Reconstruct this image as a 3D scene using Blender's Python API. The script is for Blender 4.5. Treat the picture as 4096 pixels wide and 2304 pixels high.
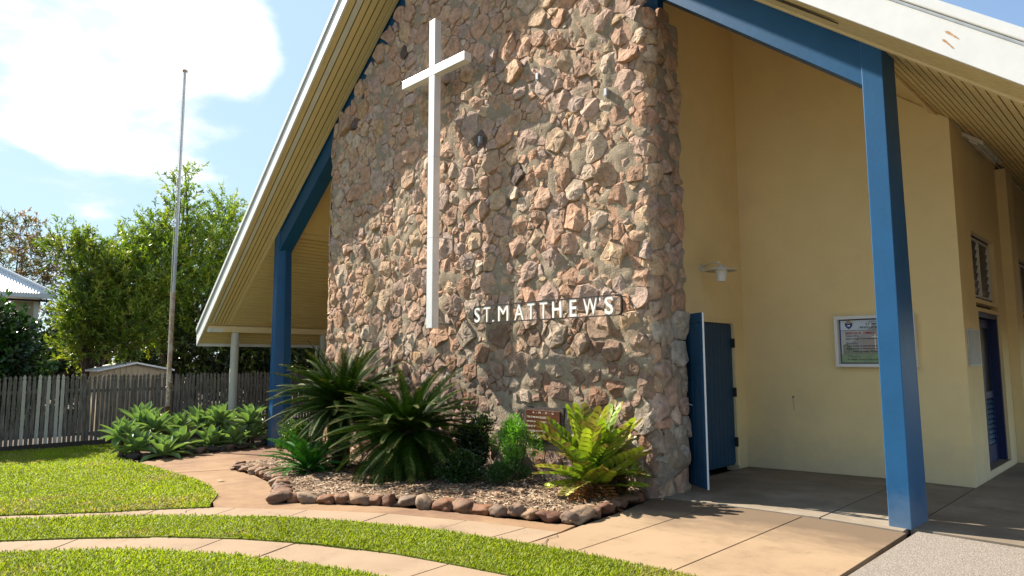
import bpy, bmesh, math, random
import numpy as np
from mathutils import Vector, Matrix, Quaternion

random.seed(11)
RNG = np.random.default_rng(11)
scene = bpy.context.scene
for _o in list(bpy.data.objects):
    bpy.data.objects.remove(_o, do_unlink=True)
COL = scene.collection

# ------------------------------------------------------------------ camera
cam_d = bpy.data.cameras.new('camera')
cam = bpy.data.objects.new('camera', cam_d)
COL.objects.link(cam)
cam_d.sensor_width = 36.0
cam_d.lens = 2671.45 / 4096 * 36.0
cam_d.clip_end = 6000
cam_d.clip_start = 0.05
_r = Vector((0.70361447, 0.71057871, -0.00213827))
_d = Vector((-0.07753551, 0.0737837, -0.99425561))
_f = Vector((-0.7063391, 0.69973842, 0.10701036))
cam.matrix_world = Matrix(((_r.x, -_d.x, -_f.x, 0.0), (_r.y, -_d.y, -_f.y, 0.0),
                           (_r.z, -_d.z, -_f.z, 1.6), (0, 0, 0, 1)))
scene.camera = cam

# ------------------------------------------------------------------ sun, sky
SUN = Vector((-3.6, -1.0, 3.2)).normalized()        # towards the sun
sun_d = bpy.data.lights.new('sun', 'SUN')
sun_d.energy = 5.0
sun_d.angle = math.radians(0.55)
sun_d.color = (1.0, 0.90, 0.76)
sun = bpy.data.objects.new('sun', sun_d)
COL.objects.link(sun)
sun.rotation_euler = (-SUN).to_track_quat('-Z', 'Y').to_euler()
sun.location = SUN * 60

world = bpy.data.worlds.new('World')
scene.world = world
world.use_nodes = True


def build_world():
    nt = world.node_tree
    N, L = nt.nodes, nt.links
    bg = N['Background']
    bg.inputs['Strength'].default_value = 0.08
    sky = N.new('ShaderNodeTexSky')
    sky.sky_type = 'NISHITA'
    sky.sun_disc = False
    sky.sun_elevation = math.asin(SUN.z)
    sky.sun_rotation = math.atan2(SUN.x, SUN.y)
    sky.air_density = 1.0
    sky.dust_density = 0.6
    sky.ozone_density = 2.5
    tc = N.new('ShaderNodeTexCoord')
    # clouds: direction projected on a layer overhead
    sep = N.new('ShaderNodeSeparateXYZ')
    L.new(tc.outputs['Generated'], sep.inputs[0])
    mx = N.new('ShaderNodeMath'); mx.operation = 'MAXIMUM'; mx.inputs[1].default_value = 0.06
    L.new(sep.outputs['Z'], mx.inputs[0])
    ad = N.new('ShaderNodeMath'); ad.operation = 'ADD'; ad.inputs[1].default_value = 0.25
    L.new(mx.outputs[0], ad.inputs[0])
    dv = N.new('ShaderNodeVectorMath'); dv.operation = 'DIVIDE'
    L.new(tc.outputs['Generated'], dv.inputs[0])
    cmb = N.new('ShaderNodeCombineXYZ')
    for i in range(3):
        L.new(ad.outputs[0], cmb.inputs[i])
    L.new(cmb.outputs[0], dv.inputs[1])
    nz = N.new('ShaderNodeTexNoise')
    nz.inputs['Scale'].default_value = 2.6
    nz.inputs['Detail'].default_value = 9
    nz.inputs['Roughness'].default_value = 0.58
    nz.inputs['Distortion'].default_value = 0.25
    L.new(dv.outputs[0], nz.inputs['Vector'])
    nrm = N.new('ShaderNodeVectorMath'); nrm.operation = 'NORMALIZE'
    L.new(tc.outputs['Generated'], nrm.inputs[0])
    # cumulus banks spread round the sky: (direction, angular radius, weight)
    banks = [((-0.912, 0.205, 0.362), 0.165, 1.0), ((-0.857, 0.315, 0.402), 0.085, 1.0), ((-0.945, 0.17, 0.285), 0.07, 0.9),
             ((-0.90, 0.08, 0.41), 0.12, 0.9), ((-0.06, 0.94, 0.33), 0.06, 0.55), ((0.6, 0.7, 0.4), 0.2, 0.8),
             ((0.8, -0.4, 0.45), 0.2, 0.9), ((0.1, -0.9, 0.4), 0.22, 0.9), ((-0.6, -0.6, 0.3), 0.16, 0.9), ((0.2, 0.1, 0.97), 0.22, 0.8)]
    acc = None
    for dv_, rad, wgt in banks:
        v = Vector(dv_).normalized()
        ds = N.new('ShaderNodeVectorMath'); ds.operation = 'DISTANCE'
        ds.inputs[1].default_value = v
        L.new(nrm.outputs[0], ds.inputs[0])
        mr = N.new('ShaderNodeMapRange')
        mr.interpolation_type = 'SMOOTHSTEP'
        mr.inputs['From Min'].default_value = rad * 1.55
        mr.inputs['From Max'].default_value = rad * 0.25
        mr.inputs['To Min'].default_value = 0
        mr.inputs['To Max'].default_value = wgt
        L.new(ds.outputs['Value'], mr.inputs['Value'])
        if acc is None:
            acc = mr.outputs[0]
        else:
            m = N.new('ShaderNodeMath'); m.operation = 'MAXIMUM'
            L.new(acc, m.inputs[0]); L.new(mr.outputs[0], m.inputs[1])
            acc = m.outputs[0]
    mul = N.new('ShaderNodeMath'); mul.operation = 'MULTIPLY_ADD'
    mul.inputs[1].default_value = 0.46
    L.new(acc, mul.inputs[0]); L.new(nz.outputs['Fac'], mul.inputs[2])
    cov = N.new('ShaderNodeMapRange'); cov.interpolation_type = 'SMOOTHSTEP'
    cov.inputs['From Min'].default_value = 0.65
    cov.inputs['From Max'].default_value = 0.92
    L.new(mul.outputs[0], cov.inputs['Value'])
    mix = N.new('ShaderNodeMix'); mix.data_type = 'RGBA'
    L.new(cov.outputs[0], mix.inputs['Factor'])
    # bright haze that thickens towards the sun's side and the horizon
    hz = N.new('ShaderNodeMix'); hz.data_type = 'RGBA'
    dt = N.new('ShaderNodeVectorMath'); dt.operation = 'DOT_PRODUCT'
    dt.inputs[1].default_value = Vector((SUN.x, SUN.y, 0.15)).normalized()
    L.new(nrm.outputs[0], dt.inputs[0])
    hr = N.new('ShaderNodeMapRange'); hr.interpolation_type = 'SMOOTHSTEP'
    hr.inputs['From Min'].default_value = -0.35; hr.inputs['From Max'].default_value = 0.85
    hr.inputs['To Min'].default_value = 0.04; hr.inputs['To Max'].default_value = 0.8
    L.new(dt.outputs['Value'], hr.inputs['Value'])
    L.new(hr.outputs[0], hz.inputs['Factor'])
    L.new(sky.outputs[0], hz.inputs['A'])
    hz.inputs['B'].default_value = (2.8, 3.85, 4.5, 1)
    L.new(hz.outputs['Result'], mix.inputs['A'])
    nz3 = N.new('ShaderNodeTexNoise')
    nz3.inputs['Scale'].default_value = 5.0; nz3.inputs['Detail'].default_value = 7
    L.new(dv.outputs[0], nz3.inputs['Vector'])
    sh3 = N.new('ShaderNodeMapRange'); sh3.inputs['From Min'].default_value = 0.35; sh3.inputs['From Max'].default_value = 0.6
    L.new(nz3.outputs['Fac'], sh3.inputs['Value'])
    cc = N.new('ShaderNodeMix'); cc.data_type = 'RGBA'
    cc.inputs['A'].default_value = (4.4, 4.8, 5.2, 1); cc.inputs['B'].default_value = (7.6, 7.6, 7.5, 1)
    L.new(sh3.outputs[0], cc.inputs['Factor'])
    L.new(cc.outputs['Result'], mix.inputs['B'])
    L.new(mix.outputs['Result'], bg.inputs['Color'])


build_world()
vs = scene.view_settings
vs.view_transform = 'Standard'
vs.look = 'None'
vs.exposure = 1.45
vs.gamma = 1.0
vs.use_curve_mapping = False
scene.render.engine = 'CYCLES'
scene.cycles.use_denoising = True
scene.cycles.max_bounces = 8
scene.cycles.diffuse_bounces = 5
scene.cycles.transparent_max_bounces = 8

# ------------------------------------------------------------------ helpers
WL = {}


def wl(o):
    return WL.get(o.name, Vector((0, 0, 0))) if o is not None else Vector((0, 0, 0))


def tag(o, label=None, cat=None, group=None, kind=None):
    if label: o['label'] = label
    if cat: o['category'] = cat
    if group: o['group'] = group
    if kind: o['kind'] = kind
    return o


def empty(name, loc, label=None, cat=None, group=None, parent=None):
    o = bpy.data.objects.new(name, None)
    COL.objects.link(o)
    o.empty_display_size = 0.2
    loc = Vector(loc)
    if parent is not None:
        o.parent = parent
    o.location = loc - wl(parent)
    WL[o.name] = loc
    return tag(o, label, cat, group)


def link_mesh(name, me, parent=None, loc=None, rot=None, scl=None):
    o = bpy.data.objects.new(name, me)
    COL.objects.link(o)
    if parent is not None:
        o.parent = parent
    if loc is not None:
        o.location = Vector(loc) - wl(parent)
        if rot is not None:
            if isinstance(rot, Quaternion):
                o.rotation_mode = 'QUATERNION'; o.rotation_quaternion = rot
            else:
                o.rotation_euler = rot
        if scl is not None:
            o.scale = scl if hasattr(scl, '__len__') else (scl, scl, scl)
    WL[o.name] = wl(parent)
    return o


def mesh(name, V, F, mat, smooth=False, tint=None, fix=False):
    me = bpy.data.meshes.new(name)
    me.from_pydata([tuple(v) for v in V], [], F)
    me.materials.append(mat)
    if smooth:
        me.polygons.foreach_set('use_smooth', [True] * len(me.polygons))
    if tint is not None:
        a = me.color_attributes.new('tint', 'FLOAT_COLOR', 'POINT')
        t = np.ones((len(V), 4), np.float32)
        t[:, :3] = np.asarray(tint, np.float32).reshape(-1, 3)
        a.data.foreach_set('color', t.ravel())
    if fix:
        bm = bmesh.new(); bm.from_mesh(me)
        bmesh.ops.recalc_face_normals(bm, faces=bm.faces[:])
        bm.to_mesh(me); bm.free()
    me.update()
    return me


def npmesh(name, V, F, mat, tint=None, smooth=False):
    """V (n,3) array, F (m,k) array of same-length faces"""
    me = bpy.data.meshes.new(name)
    V = np.asarray(V, np.float32); F = np.asarray(F, np.int32)
    me.vertices.add(len(V)); me.vertices.foreach_set('co', V.ravel())
    k = F.shape[1]
    me.loops.add(F.size); me.loops.foreach_set('vertex_index', F.ravel())
    me.polygons.add(len(F))
    me.polygons.foreach_set('loop_start', np.arange(0, F.size, k, dtype=np.int32))
    me.polygons.foreach_set('loop_total', np.full(len(F), k, np.int32))
    if smooth:
        me.polygons.foreach_set('use_smooth', np.ones(len(F), bool))
    me.materials.append(mat)
    if tint is not None:
        a = me.color_attributes.new('tint', 'FLOAT_COLOR', 'POINT')
        t = np.ones((len(V), 4), np.float32); t[:, :3] = tint
        a.data.foreach_set('color', t.ravel())
    me.update(calc_edges=True)
    return me


class MB:
    """collects shapes given in world coordinates, builds ONE mesh object"""

    def __init__(s):
        s.V = []; s.F = []

    def add(s, V, F):
        n = len(s.V)
        s.V += [Vector(v) for v in V]
        s.F += [tuple(i + n for i in f) for f in F]
        return s

    def box(s, a, b):
        x0, y0, z0 = a; x1, y1, z1 = b
        V = [(x0, y0, z0), (x1, y0, z0), (x1, y1, z0), (x0, y1, z0), (x0, y0, z1), (x1, y0, z1), (x1, y1, z1), (x0, y1, z1)]
        return s.add(V, [(0, 3, 2, 1), (4, 5, 6, 7), (0, 1, 5, 4), (1, 2, 6, 5), (2, 3, 7, 6), (3, 0, 4, 7)])

    def hexa(s, low, up):
        """two matching loops (low, up) closed to a solid"""
        n = len(low)
        F = [tuple(reversed(range(n))), tuple(range(n, 2 * n))]
        F += [(i, (i + 1) % n, n + (i + 1) % n, n + i) for i in range(n)]
        return s.add(list(low) + list(up), F)

    def prism(s, poly, vec):
        vec = Vector(vec)
        return s.hexa([Vector(p) for p in poly], [Vector(p) + vec for p in poly])

    def tube(s, pts, rad, n=10, cap=True):
        pts = [Vector(p) for p in pts]
        if not hasattr(rad, '__len__'): rad = [rad] * len(pts)
        V = []; F = []
        up = None
        for i, p in enumerate(pts):
            t = (pts[min(i + 1, len(pts) - 1)] - pts[max(i - 1, 0)]).normalized()
            if up is None:
                up = Vector((0, 0, 1)) if abs(t.z) < .9 else Vector((1, 0, 0))
            a = t.cross(up)
            if a.length < 1e-4: a = t.orthogonal()
            a.normalize(); b = t.cross(a)
            up = b.cross(t) * -1 if False else up
            for k in range(n):
                w = 2 * math.pi * k / n
                V.append(p + (a * math.cos(w) + b * math.sin(w)) * rad[i])
        for i in range(len(pts) - 1):
            for k in range(n):
                F.append((i * n + k, i * n + (k + 1) % n, (i + 1) * n + (k + 1) % n, (i + 1) * n + k))
        if cap:
            F.append(tuple(reversed(range(n)))); F.append(tuple(range((len(pts) - 1) * n, len(pts) * n)))
        return s.add(V, F)

    def build(s, name, mat, parent=None, smooth=False, bevel=0.0, tint=None):
        off = wl(parent)
        V = [v - off for v in s.V]
        me = mesh(name, V, s.F, mat, smooth, fix=True, tint=tint)
        o = link_mesh(name, me, parent)
        if bevel > 0:
            m = o.modifiers.new('bevel', 'BEVEL')
            m.width = bevel; m.segments = 2; m.limit_method = 'ANGLE'; m.angle_limit = math.radians(40)
        return o


def gz(x):
    """the site falls gently towards the fence"""
    return -0.0325 * max(0.0, min(15.0, -3.0 - x))


def gzv(x):
    return -0.0325 * np.clip(-3.0 - x, 0, 15.0)


# ------------------------------------------------------------------ materials
def new_mat(name):
    m = bpy.data.materials.new(name); m.use_nodes = True
    nt = m.node_tree
    return m, nt.nodes, nt.links, nt.nodes['Principled BSDF']


def M(name, base, var=None, scale=4.0, rough=0.7, bump=0.0, bscale=60.0, bdist=0.01, spec=0.35, metallic=0.0, lo=0.35, hi=0.7,
      var2=None, scale2=0.7, lo2=0.5, hi2=0.68, stretch=None, detail=6):
    m, N, L, P = new_mat(name)
    P.inputs['Roughness'].default_value = rough
    P.inputs['Specular IOR Level'].default_value = spec
    P.inputs['Metallic'].default_value = metallic
    geo = N.new('ShaderNodeNewGeometry')
    pos = geo.outputs['Position']
    if stretch:
        vm = N.new('ShaderNodeVectorMath'); vm.operation = 'MULTIPLY'; vm.inputs[1].default_value = stretch
        L.new(pos, vm.inputs[0]); pos = vm.outputs[0]
    col = None
    if var is not None:
        nz = N.new('ShaderNodeTexNoise'); nz.inputs['Scale'].default_value = scale; nz.inputs['Detail'].default_value = detail
        nz.inputs['Roughness'].default_value = 0.62
        L.new(pos, nz.inputs['Vector'])
        mr = N.new('ShaderNodeMapRange'); mr.inputs['From Min'].default_value = lo; mr.inputs['From Max'].default_value = hi
        L.new(nz.outputs['Fac'], mr.inputs['Value'])
        mx = N.new('ShaderNodeMix'); mx.data_type = 'RGBA'
        mx.inputs['A'].default_value = (*base, 1); mx.inputs['B'].default_value = (*var, 1)
        L.new(mr.outputs[0], mx.inputs['Factor'])
        col = mx.outputs['Result']
        if var2 is not None:
            nz2 = N.new('ShaderNodeTexNoise'); nz2.inputs['Scale'].default_value = scale2; nz2.inputs['Detail'].default_value = 8
            nz2.inputs['Roughness'].default_value = 0.7
            L.new(pos, nz2.inputs['Vector'])
            mr2 = N.new('ShaderNodeMapRange'); mr2.inputs['From Min'].default_value = lo2; mr2.inputs['From Max'].default_value = hi2
            L.new(nz2.outputs['Fac'], mr2.inputs['Value'])
            mx2 = N.new('ShaderNodeMix'); mx2.data_type = 'RGBA'
            L.new(col, mx2.inputs['A']); mx2.inputs['B'].default_value = (*var2, 1)
            L.new(mr2.outputs[0], mx2.inputs['Factor'])
            col = mx2.outputs['Result']
        L.new(col, P.inputs['Base Color'])
    else:
        P.inputs['Base Color'].default_value = (*base, 1)
    if bump > 0:
        bn = N.new('ShaderNodeTexNoise'); bn.inputs['Scale'].default_value = bscale; bn.inputs['Detail'].default_value = 6
        bn.inputs['Roughness'].default_value = 0.65
        L.new(pos, bn.inputs['Vector'])
        bp = N.new('ShaderNodeBump'); bp.inputs['Strength'].default_value = bump; bp.inputs['Distance'].default_value = bdist
        L.new(bn.outputs['Fac'], bp.inputs['Height']); L.new(bp.outputs[0], P.inputs['Normal'])
    return m


def tint_mat(name, rough=0.85, bump=0.6, bscale=25.0, bdist=0.02, dark=0.62, nscale=14.0, spec=0.25, speck=None):
    """base colour read per piece from its own colour, mottled by noise"""
    m, N, L, P = new_mat(name)
    P.inputs['Roughness'].default_value = rough
    P.inputs['Specular IOR Level'].default_value = spec
    at = N.new('ShaderNodeAttribute'); at.attribute_name = 'tint'
    geo = N.new('ShaderNodeNewGeometry')
    nz = N.new('ShaderNodeTexNoise'); nz.inputs['Scale'].default_value = nscale; nz.inputs['Detail'].default_value = 8
    nz.inputs['Roughness'].default_value = 0.7
    L.new(geo.outputs['Position'], nz.inputs['Vector'])
    mr = N.new('ShaderNodeMapRange'); mr.inputs['From Min'].default_value = 0.3; mr.inputs['From Max'].default_value = 0.72
    mr.inputs['To Min'].default_value = dark; mr.inputs['To Max'].default_value = 1.25
    L.new(nz.outputs['Fac'], mr.inputs['Value'])
    mu = N.new('ShaderNodeMix'); mu.data_type = 'RGBA'; mu.blend_type = 'MULTIPLY'; mu.inputs['Factor'].default_value = 1
    L.new(at.outputs['Color'], mu.inputs['A']); L.new(mr.outputs[0], mu.inputs['B'])
    col = mu.outputs['Result']
    if speck:
        n2 = N.new('ShaderNodeTexNoise'); n2.inputs['Scale'].default_value = 5.0; n2.inputs['Detail'].default_value = 9
        n2.inputs['Roughness'].default_value = 0.75
        L.new(geo.outputs['Position'], n2.inputs['Vector'])
        m2 = N.new('ShaderNodeMapRange'); m2.inputs['From Min'].default_value = 0.52; m2.inputs['From Max'].default_value = 0.68
        m2.inputs['To Max'].default_value = 0.65
        L.new(n2.outputs['Fac'], m2.inputs['Value'])
        x2 = N.new('ShaderNodeMix'); x2.data_type = 'RGBA'
        L.new(col, x2.inputs['A']); x2.inputs['B'].default_value = (*speck, 1); L.new(m2.outputs[0], x2.inputs['Factor'])
        col = x2.outputs['Result']
    L.new(col, P.inputs['Base Color'])
    bn = N.new('ShaderNodeTexNoise'); bn.inputs['Scale'].default_value = bscale; bn.inputs['Detail'].default_value = 10
    bn.inputs['Roughness'].default_value = 0.72
    L.new(geo.outputs['Position'], bn.inputs['Vector'])
    bp = N.new('ShaderNodeBump'); bp.inputs['Strength'].default_value = bump; bp.inputs['Distance'].default_value = bdist
    L.new(bn.outputs['Fac'], bp.inputs['Height']); L.new(bp.outputs[0], P.inputs['Normal'])
    return m


def leaf_mat(name, rough=0.45, trans=0.35, spec=0.4, tgain=(1.3, 1.35, 0.5)):
    m, N, L, P = new_mat(name)
    P.inputs['Roughness'].default_value = rough
    P.inputs['Specular IOR Level'].default_value = spec
    at = N.new('ShaderNodeAttribute'); at.attribute_name = 'tint'
    L.new(at.outputs['Color'], P.inputs['Base Color'])
    tr = N.new('ShaderNodeBsdfTranslucent')
    mu = N.new('ShaderNodeMix'); mu.data_type = 'RGBA'; mu.blend_type = 'MULTIPLY'; mu.inputs['Factor'].default_value = 1
    L.new(at.outputs['Color'], mu.inputs['A']); mu.inputs['B'].default_value = (*tgain, 1)
    L.new(mu.outputs['Result'], tr.inputs['Color'])
    ms = N.new('ShaderNodeMixShader'); ms.inputs[0].default_value = trans
    L.new(P.outputs[0], ms.inputs[1]); L.new(tr.outputs[0], ms.inputs[2])
    L.new(ms.outputs[0], N['Material Output'].inputs['Surface'])
    return m


blue = M('blue_paint', (0.005, 0.072, 0.185), (0.006, 0.085, 0.215), 3, 0.42, 0.25, 18, 0.006, 0.4)
dark_blue = M('dark_blue_paint', (0.005, 0.042, 0.095), (0.006, 0.052, 0.115), 5, 0.4, 0.1, 30, 0.004)
navy = M('navy_paint', (0.006, 0.016, 0.075), (0.01, 0.02, 0.09), 5, 0.45)
cream = M('cream_render', (0.795, 0.635, 0.34), (0.755, 0.60, 0.31), 2.2, 0.85, 0.3, 22, 0.006, 0.15, var2=(0.70, 0.55, 0.33), scale2=0.9, lo2=0.52, hi2=0.8)
cream_trim = M('cream_paint', (0.77, 0.61, 0.34), (0.71, 0.555, 0.30), 6, 0.6, 0.05, 40, 0.003)
board_paint = M('board_paint', (0.72, 0.565, 0.275), (0.66, 0.51, 0.245), 3, 0.6, 0.06, 40, 0.003, stretch=(1, .2, 1))
groove_mat = M('dark_gap', (0.02, 0.016, 0.01))
white_paint = M('white_paint', (0.72, 0.73, 0.72), (0.66, 0.67, 0.66), 5, 0.5, 0.12, 26, 0.004, 0.4, var2=(0.62, 0.60, 0.55), scale2=1.3, lo2=0.58, hi2=0.8)
offwhite = M('offwhite_paint', (0.70, 0.68, 0.60), (0.62, 0.60, 0.52), 4, 0.55, 0.06, 40, 0.003)
grey_col = M('column_paint', (0.52, 0.50, 0.42), (0.46, 0.44, 0.37), 4, 0.5)
alu = M('white_aluminium', (0.80, 0.80, 0.79), (0.74, 0.74, 0.73), 3, 0.32, 0.0, spec=0.5, metallic=0.25)
black_iron = M('black_iron', (0.02, 0.018, 0.016), (0.05, 0.035, 0.025), 20, 0.5)
letter_white = M('letter_white', (0.86, 0.85, 0.81), (0.80, 0.78, 0.72), 12, 0.45)
steel = M('galvanised', (0.42, 0.45, 0.47), (0.33, 0.35, 0.37), 10, 0.45, metallic=0.4)
rust = M('rusty_pipe', (0.40, 0.34, 0.28), (0.20, 0.09, 0.04), 9, 0.8, 0.4, 40, 0.004, var2=(0.5, 0.48, 0.44), scale2=6)
metal_roof = M('roof_sheet', (0.72, 0.73, 0.73), (0.66, 0.67, 0.67), 3, 0.45)
mortar_mat = M('mortar', (0.305, 0.25, 0.18), (0.23, 0.185, 0.135), 16, 0.95, 0.9, 38, 0.02, 0.15, var2=(0.34, 0.285, 0.21), scale2=3.0)
stone_mat = tint_mat('fieldstone', 0.85, 0.85, 30, 0.03, 0.5, 11.0, 0.25)
kerb_mat = tint_mat('kerb_rock', 0.75, 0.5, 22, 0.02, 0.5, 9.0, 0.3, speck=(0.085, 0.06, 0.042))
conc_tan = M('tan_concrete', (0.305, 0.218, 0.138), (0.262, 0.184, 0.115), 1.6, 0.9, 0.25, 120, 0.004, 0.2, var2=(0.165, 0.11, 0.068), scale2=0.55, lo2=0.55, hi2=0.75, detail=10)
conc_pink = M('pinkish_concrete', (0.30, 0.22, 0.15), (0.25, 0.18, 0.122), 1.8, 0.9, 0.25, 120, 0.004, 0.2, var2=(0.155, 0.112, 0.078), scale2=0.8, lo2=0.55, hi2=0.75, detail=10)
conc_red = M('stained_path_concrete', (0.28, 0.182, 0.105), (0.205, 0.122, 0.07), 1.3, 0.88, 0.25, 110, 0.004, 0.2, var2=(0.14, 0.08, 0.055), scale2=0.7, lo2=0.5, hi2=0.7, detail=10)
conc_grey = M('stained_grey_concrete', (0.235, 0.195, 0.15), (0.145, 0.118, 0.09), 1.1, 0.8, 0.2, 90, 0.004, 0.25, var2=(0.30, 0.26, 0.215), scale2=0.9, lo2=0.5, hi2=0.72, detail=10)
soil = M('dry_soil', (0.075, 0.055, 0.038), (0.11, 0.08, 0.055), 5, 0.95, 0.4, 30, 0.02)
mulch_mat = M('mulch_bed', (0.13, 0.085, 0.055), (0.07, 0.045, 0.03), 14, 0.95, 0.8, 70, 0.02)
turf = M('turf', (0.16, 0.20, 0.012), (0.10, 0.14, 0.01), 9, 0.95, 0.6, 70, 0.02)
chip_mat = tint_mat('bark_chip', 0.85, 0.2, 60, 0.004, 0.7, 30)
fence_wood = M('weathered_picket', (0.19, 0.17, 0.145), (0.075, 0.062, 0.05), 4, 0.9, 0.4, 50, 0.004, 0.15, stretch=(6, 6, 1), var2=(0.24, 0.22, 0.19), scale2=3)
fence_white = M('pale_picket', (0.52, 0.49, 0.42), (0.40, 0.37, 0.31), 6, 0.85, 0.2, 50, 0.004, stretch=(5, 5, 1))
bark = M('bark', (0.10, 0.075, 0.055), (0.05, 0.036, 0.026), 12, 0.95, 0.7, 40, 0.02, stretch=(1, 1, .4))
twig_mat = M('pale_twig', (0.20, 0.16, 0.12), (0.12, 0.09, 0.065), 12, 0.9)
cycad_trunk_mat = M('cycad_trunk', (0.09, 0.065, 0.045), (0.04, 0.028, 0.02), 18, 0.95, 0.9, 35, 0.03)
foliage = leaf_mat('foliage', 0.42, 0.42, 0.45)
glossy_leaf = leaf_mat('glossy_leaf', 0.26, 0.22, 0.55)
cycad_leaf = leaf_mat('cycad_leaf', 0.55, 0.10, 0.06)
grass_mat = leaf_mat('grass_blade', 0.5, 0.45, 0.2, (1.25, 1.3, 0.45))
agave_mat = leaf_mat('agave_leaf', 0.42, 0.22, 0.4, (1.15, 1.3, 0.6))
glass = M('dark_glass', (0.012, 0.013, 0.014), None, rough=0.25, spec=0.15)
interior_dark = M('interior_dark', (0.02, 0.018, 0.016))  # gloom of the rooms and vent slots put into the colour
bronze = M('bronze_plaque', (0.125, 0.04, 0.018), (0.07, 0.025, 0.013), 5, 0.33, 0.1, 40, 0.003, 0.5, metallic=0.15)
lattice_mat = M('lattice_paint', (0.72, 0.72, 0.70))
weatherboard = M('weatherboard_paint', (0.50, 0.42, 0.27), (0.44, 0.37, 0.24), 4, 0.7)
shed_mat = M('shed_sheet', (0.46, 0.37, 0.25), (0.40, 0.32, 0.21), 5, 0.6)
crystal = M('lamp_glass', (0.72, 0.72, 0.68), None, rough=0.2, spec=0.5)


def aggregate_mat():
    m, N, L, P = new_mat('exposed_aggregate')
    P.inputs['Roughness'].default_value = 0.85
    geo = N.new('ShaderNodeNewGeometry')
    vo = N.new('ShaderNodeTexVoronoi'); vo.inputs['Scale'].default_value = 95
    L.new(geo.outputs['Position'], vo.inputs['Vector'])
    cr = N.new('ShaderNodeValToRGB')
    e = cr.color_ramp.elements
    e[0].position = 0.0; e[0].color = (0.135, 0.115, 0.098, 1)
    e[1].position = 1.0; e[1].color = (0.28, 0.245, 0.205, 1)
    for p_, c_ in ((0.25, (0.205, 0.175, 0.148, 1)), (0.6, (0.19, 0.168, 0.148, 1)), (0.85, (0.24, 0.215, 0.186, 1))):
        q = e.new(p_); q.color = c_
    sp = N.new('ShaderNodeSeparateColor'); L.new(vo.outputs['Color'], sp.inputs[0])
    L.new(sp.outputs[0], cr.inputs[0]); L.new(cr.outputs[0], P.inputs['Base Color'])
    bp = N.new('ShaderNodeBump'); bp.inputs['Strength'].default_value = 0.6; bp.inputs['Distance'].default_value = 0.006
    bp.invert = True
    L.new(vo.outputs['Distance'], bp.inputs['Height']); L.new(bp.outputs[0], P.inputs['Normal'])
    return m


aggr = aggregate_mat()


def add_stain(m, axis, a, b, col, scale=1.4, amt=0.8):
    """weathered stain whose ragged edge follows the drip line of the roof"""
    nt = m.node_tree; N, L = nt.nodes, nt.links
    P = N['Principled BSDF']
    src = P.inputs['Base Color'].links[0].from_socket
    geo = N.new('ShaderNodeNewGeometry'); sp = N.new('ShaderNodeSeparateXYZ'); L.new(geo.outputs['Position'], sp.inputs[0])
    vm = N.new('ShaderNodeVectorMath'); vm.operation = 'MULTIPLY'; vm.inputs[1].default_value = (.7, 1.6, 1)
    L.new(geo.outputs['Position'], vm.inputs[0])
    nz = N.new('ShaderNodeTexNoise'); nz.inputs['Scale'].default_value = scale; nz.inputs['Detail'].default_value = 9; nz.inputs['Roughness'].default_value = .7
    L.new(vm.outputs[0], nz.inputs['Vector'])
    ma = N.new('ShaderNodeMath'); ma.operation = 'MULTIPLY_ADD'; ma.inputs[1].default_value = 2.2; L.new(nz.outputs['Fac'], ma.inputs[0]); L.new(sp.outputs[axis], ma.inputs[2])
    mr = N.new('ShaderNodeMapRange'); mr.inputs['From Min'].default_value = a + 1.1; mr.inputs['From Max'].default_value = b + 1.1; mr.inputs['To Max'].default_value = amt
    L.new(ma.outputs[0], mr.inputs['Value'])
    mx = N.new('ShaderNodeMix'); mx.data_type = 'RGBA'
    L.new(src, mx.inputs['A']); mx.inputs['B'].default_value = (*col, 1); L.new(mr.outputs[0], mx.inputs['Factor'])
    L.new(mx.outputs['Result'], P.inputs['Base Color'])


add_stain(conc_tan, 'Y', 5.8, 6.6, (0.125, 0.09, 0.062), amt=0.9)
def add_grime(m, top, col, amt):
    nt = m.node_tree; N, L = nt.nodes, nt.links
    P = N['Principled BSDF']
    src = P.inputs['Base Color'].links[0].from_socket
    geo = N.new('ShaderNodeNewGeometry'); sp = N.new('ShaderNodeSeparateXYZ'); L.new(geo.outputs['Position'], sp.inputs[0])
    nz = N.new('ShaderNodeTexNoise'); nz.inputs['Scale'].default_value = 3.0; nz.inputs['Detail'].default_value = 9; nz.inputs['Roughness'].default_value = .75
    L.new(geo.outputs['Position'], nz.inputs['Vector'])
    ma = N.new('ShaderNodeMath'); ma.operation = 'MULTIPLY_ADD'; ma.inputs[1].default_value = -top * 1.6; L.new(nz.outputs['Fac'], ma.inputs[0]); L.new(sp.outputs['Z'], ma.inputs[2])
    mr = N.new('ShaderNodeMapRange'); mr.inputs['From Min'].default_value = top * .3; mr.inputs['From Max'].default_value = -top * .85; mr.inputs['To Max'].default_value = amt
    L.new(ma.outputs[0], mr.inputs['Value'])
    mx = N.new('ShaderNodeMix'); mx.data_type = 'RGBA'
    L.new(src, mx.inputs['A']); mx.inputs['B'].default_value = (*col, 1); L.new(mr.outputs[0], mx.inputs['Factor'])
    L.new(mx.outputs['Result'], P.inputs['Base Color'])


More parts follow.
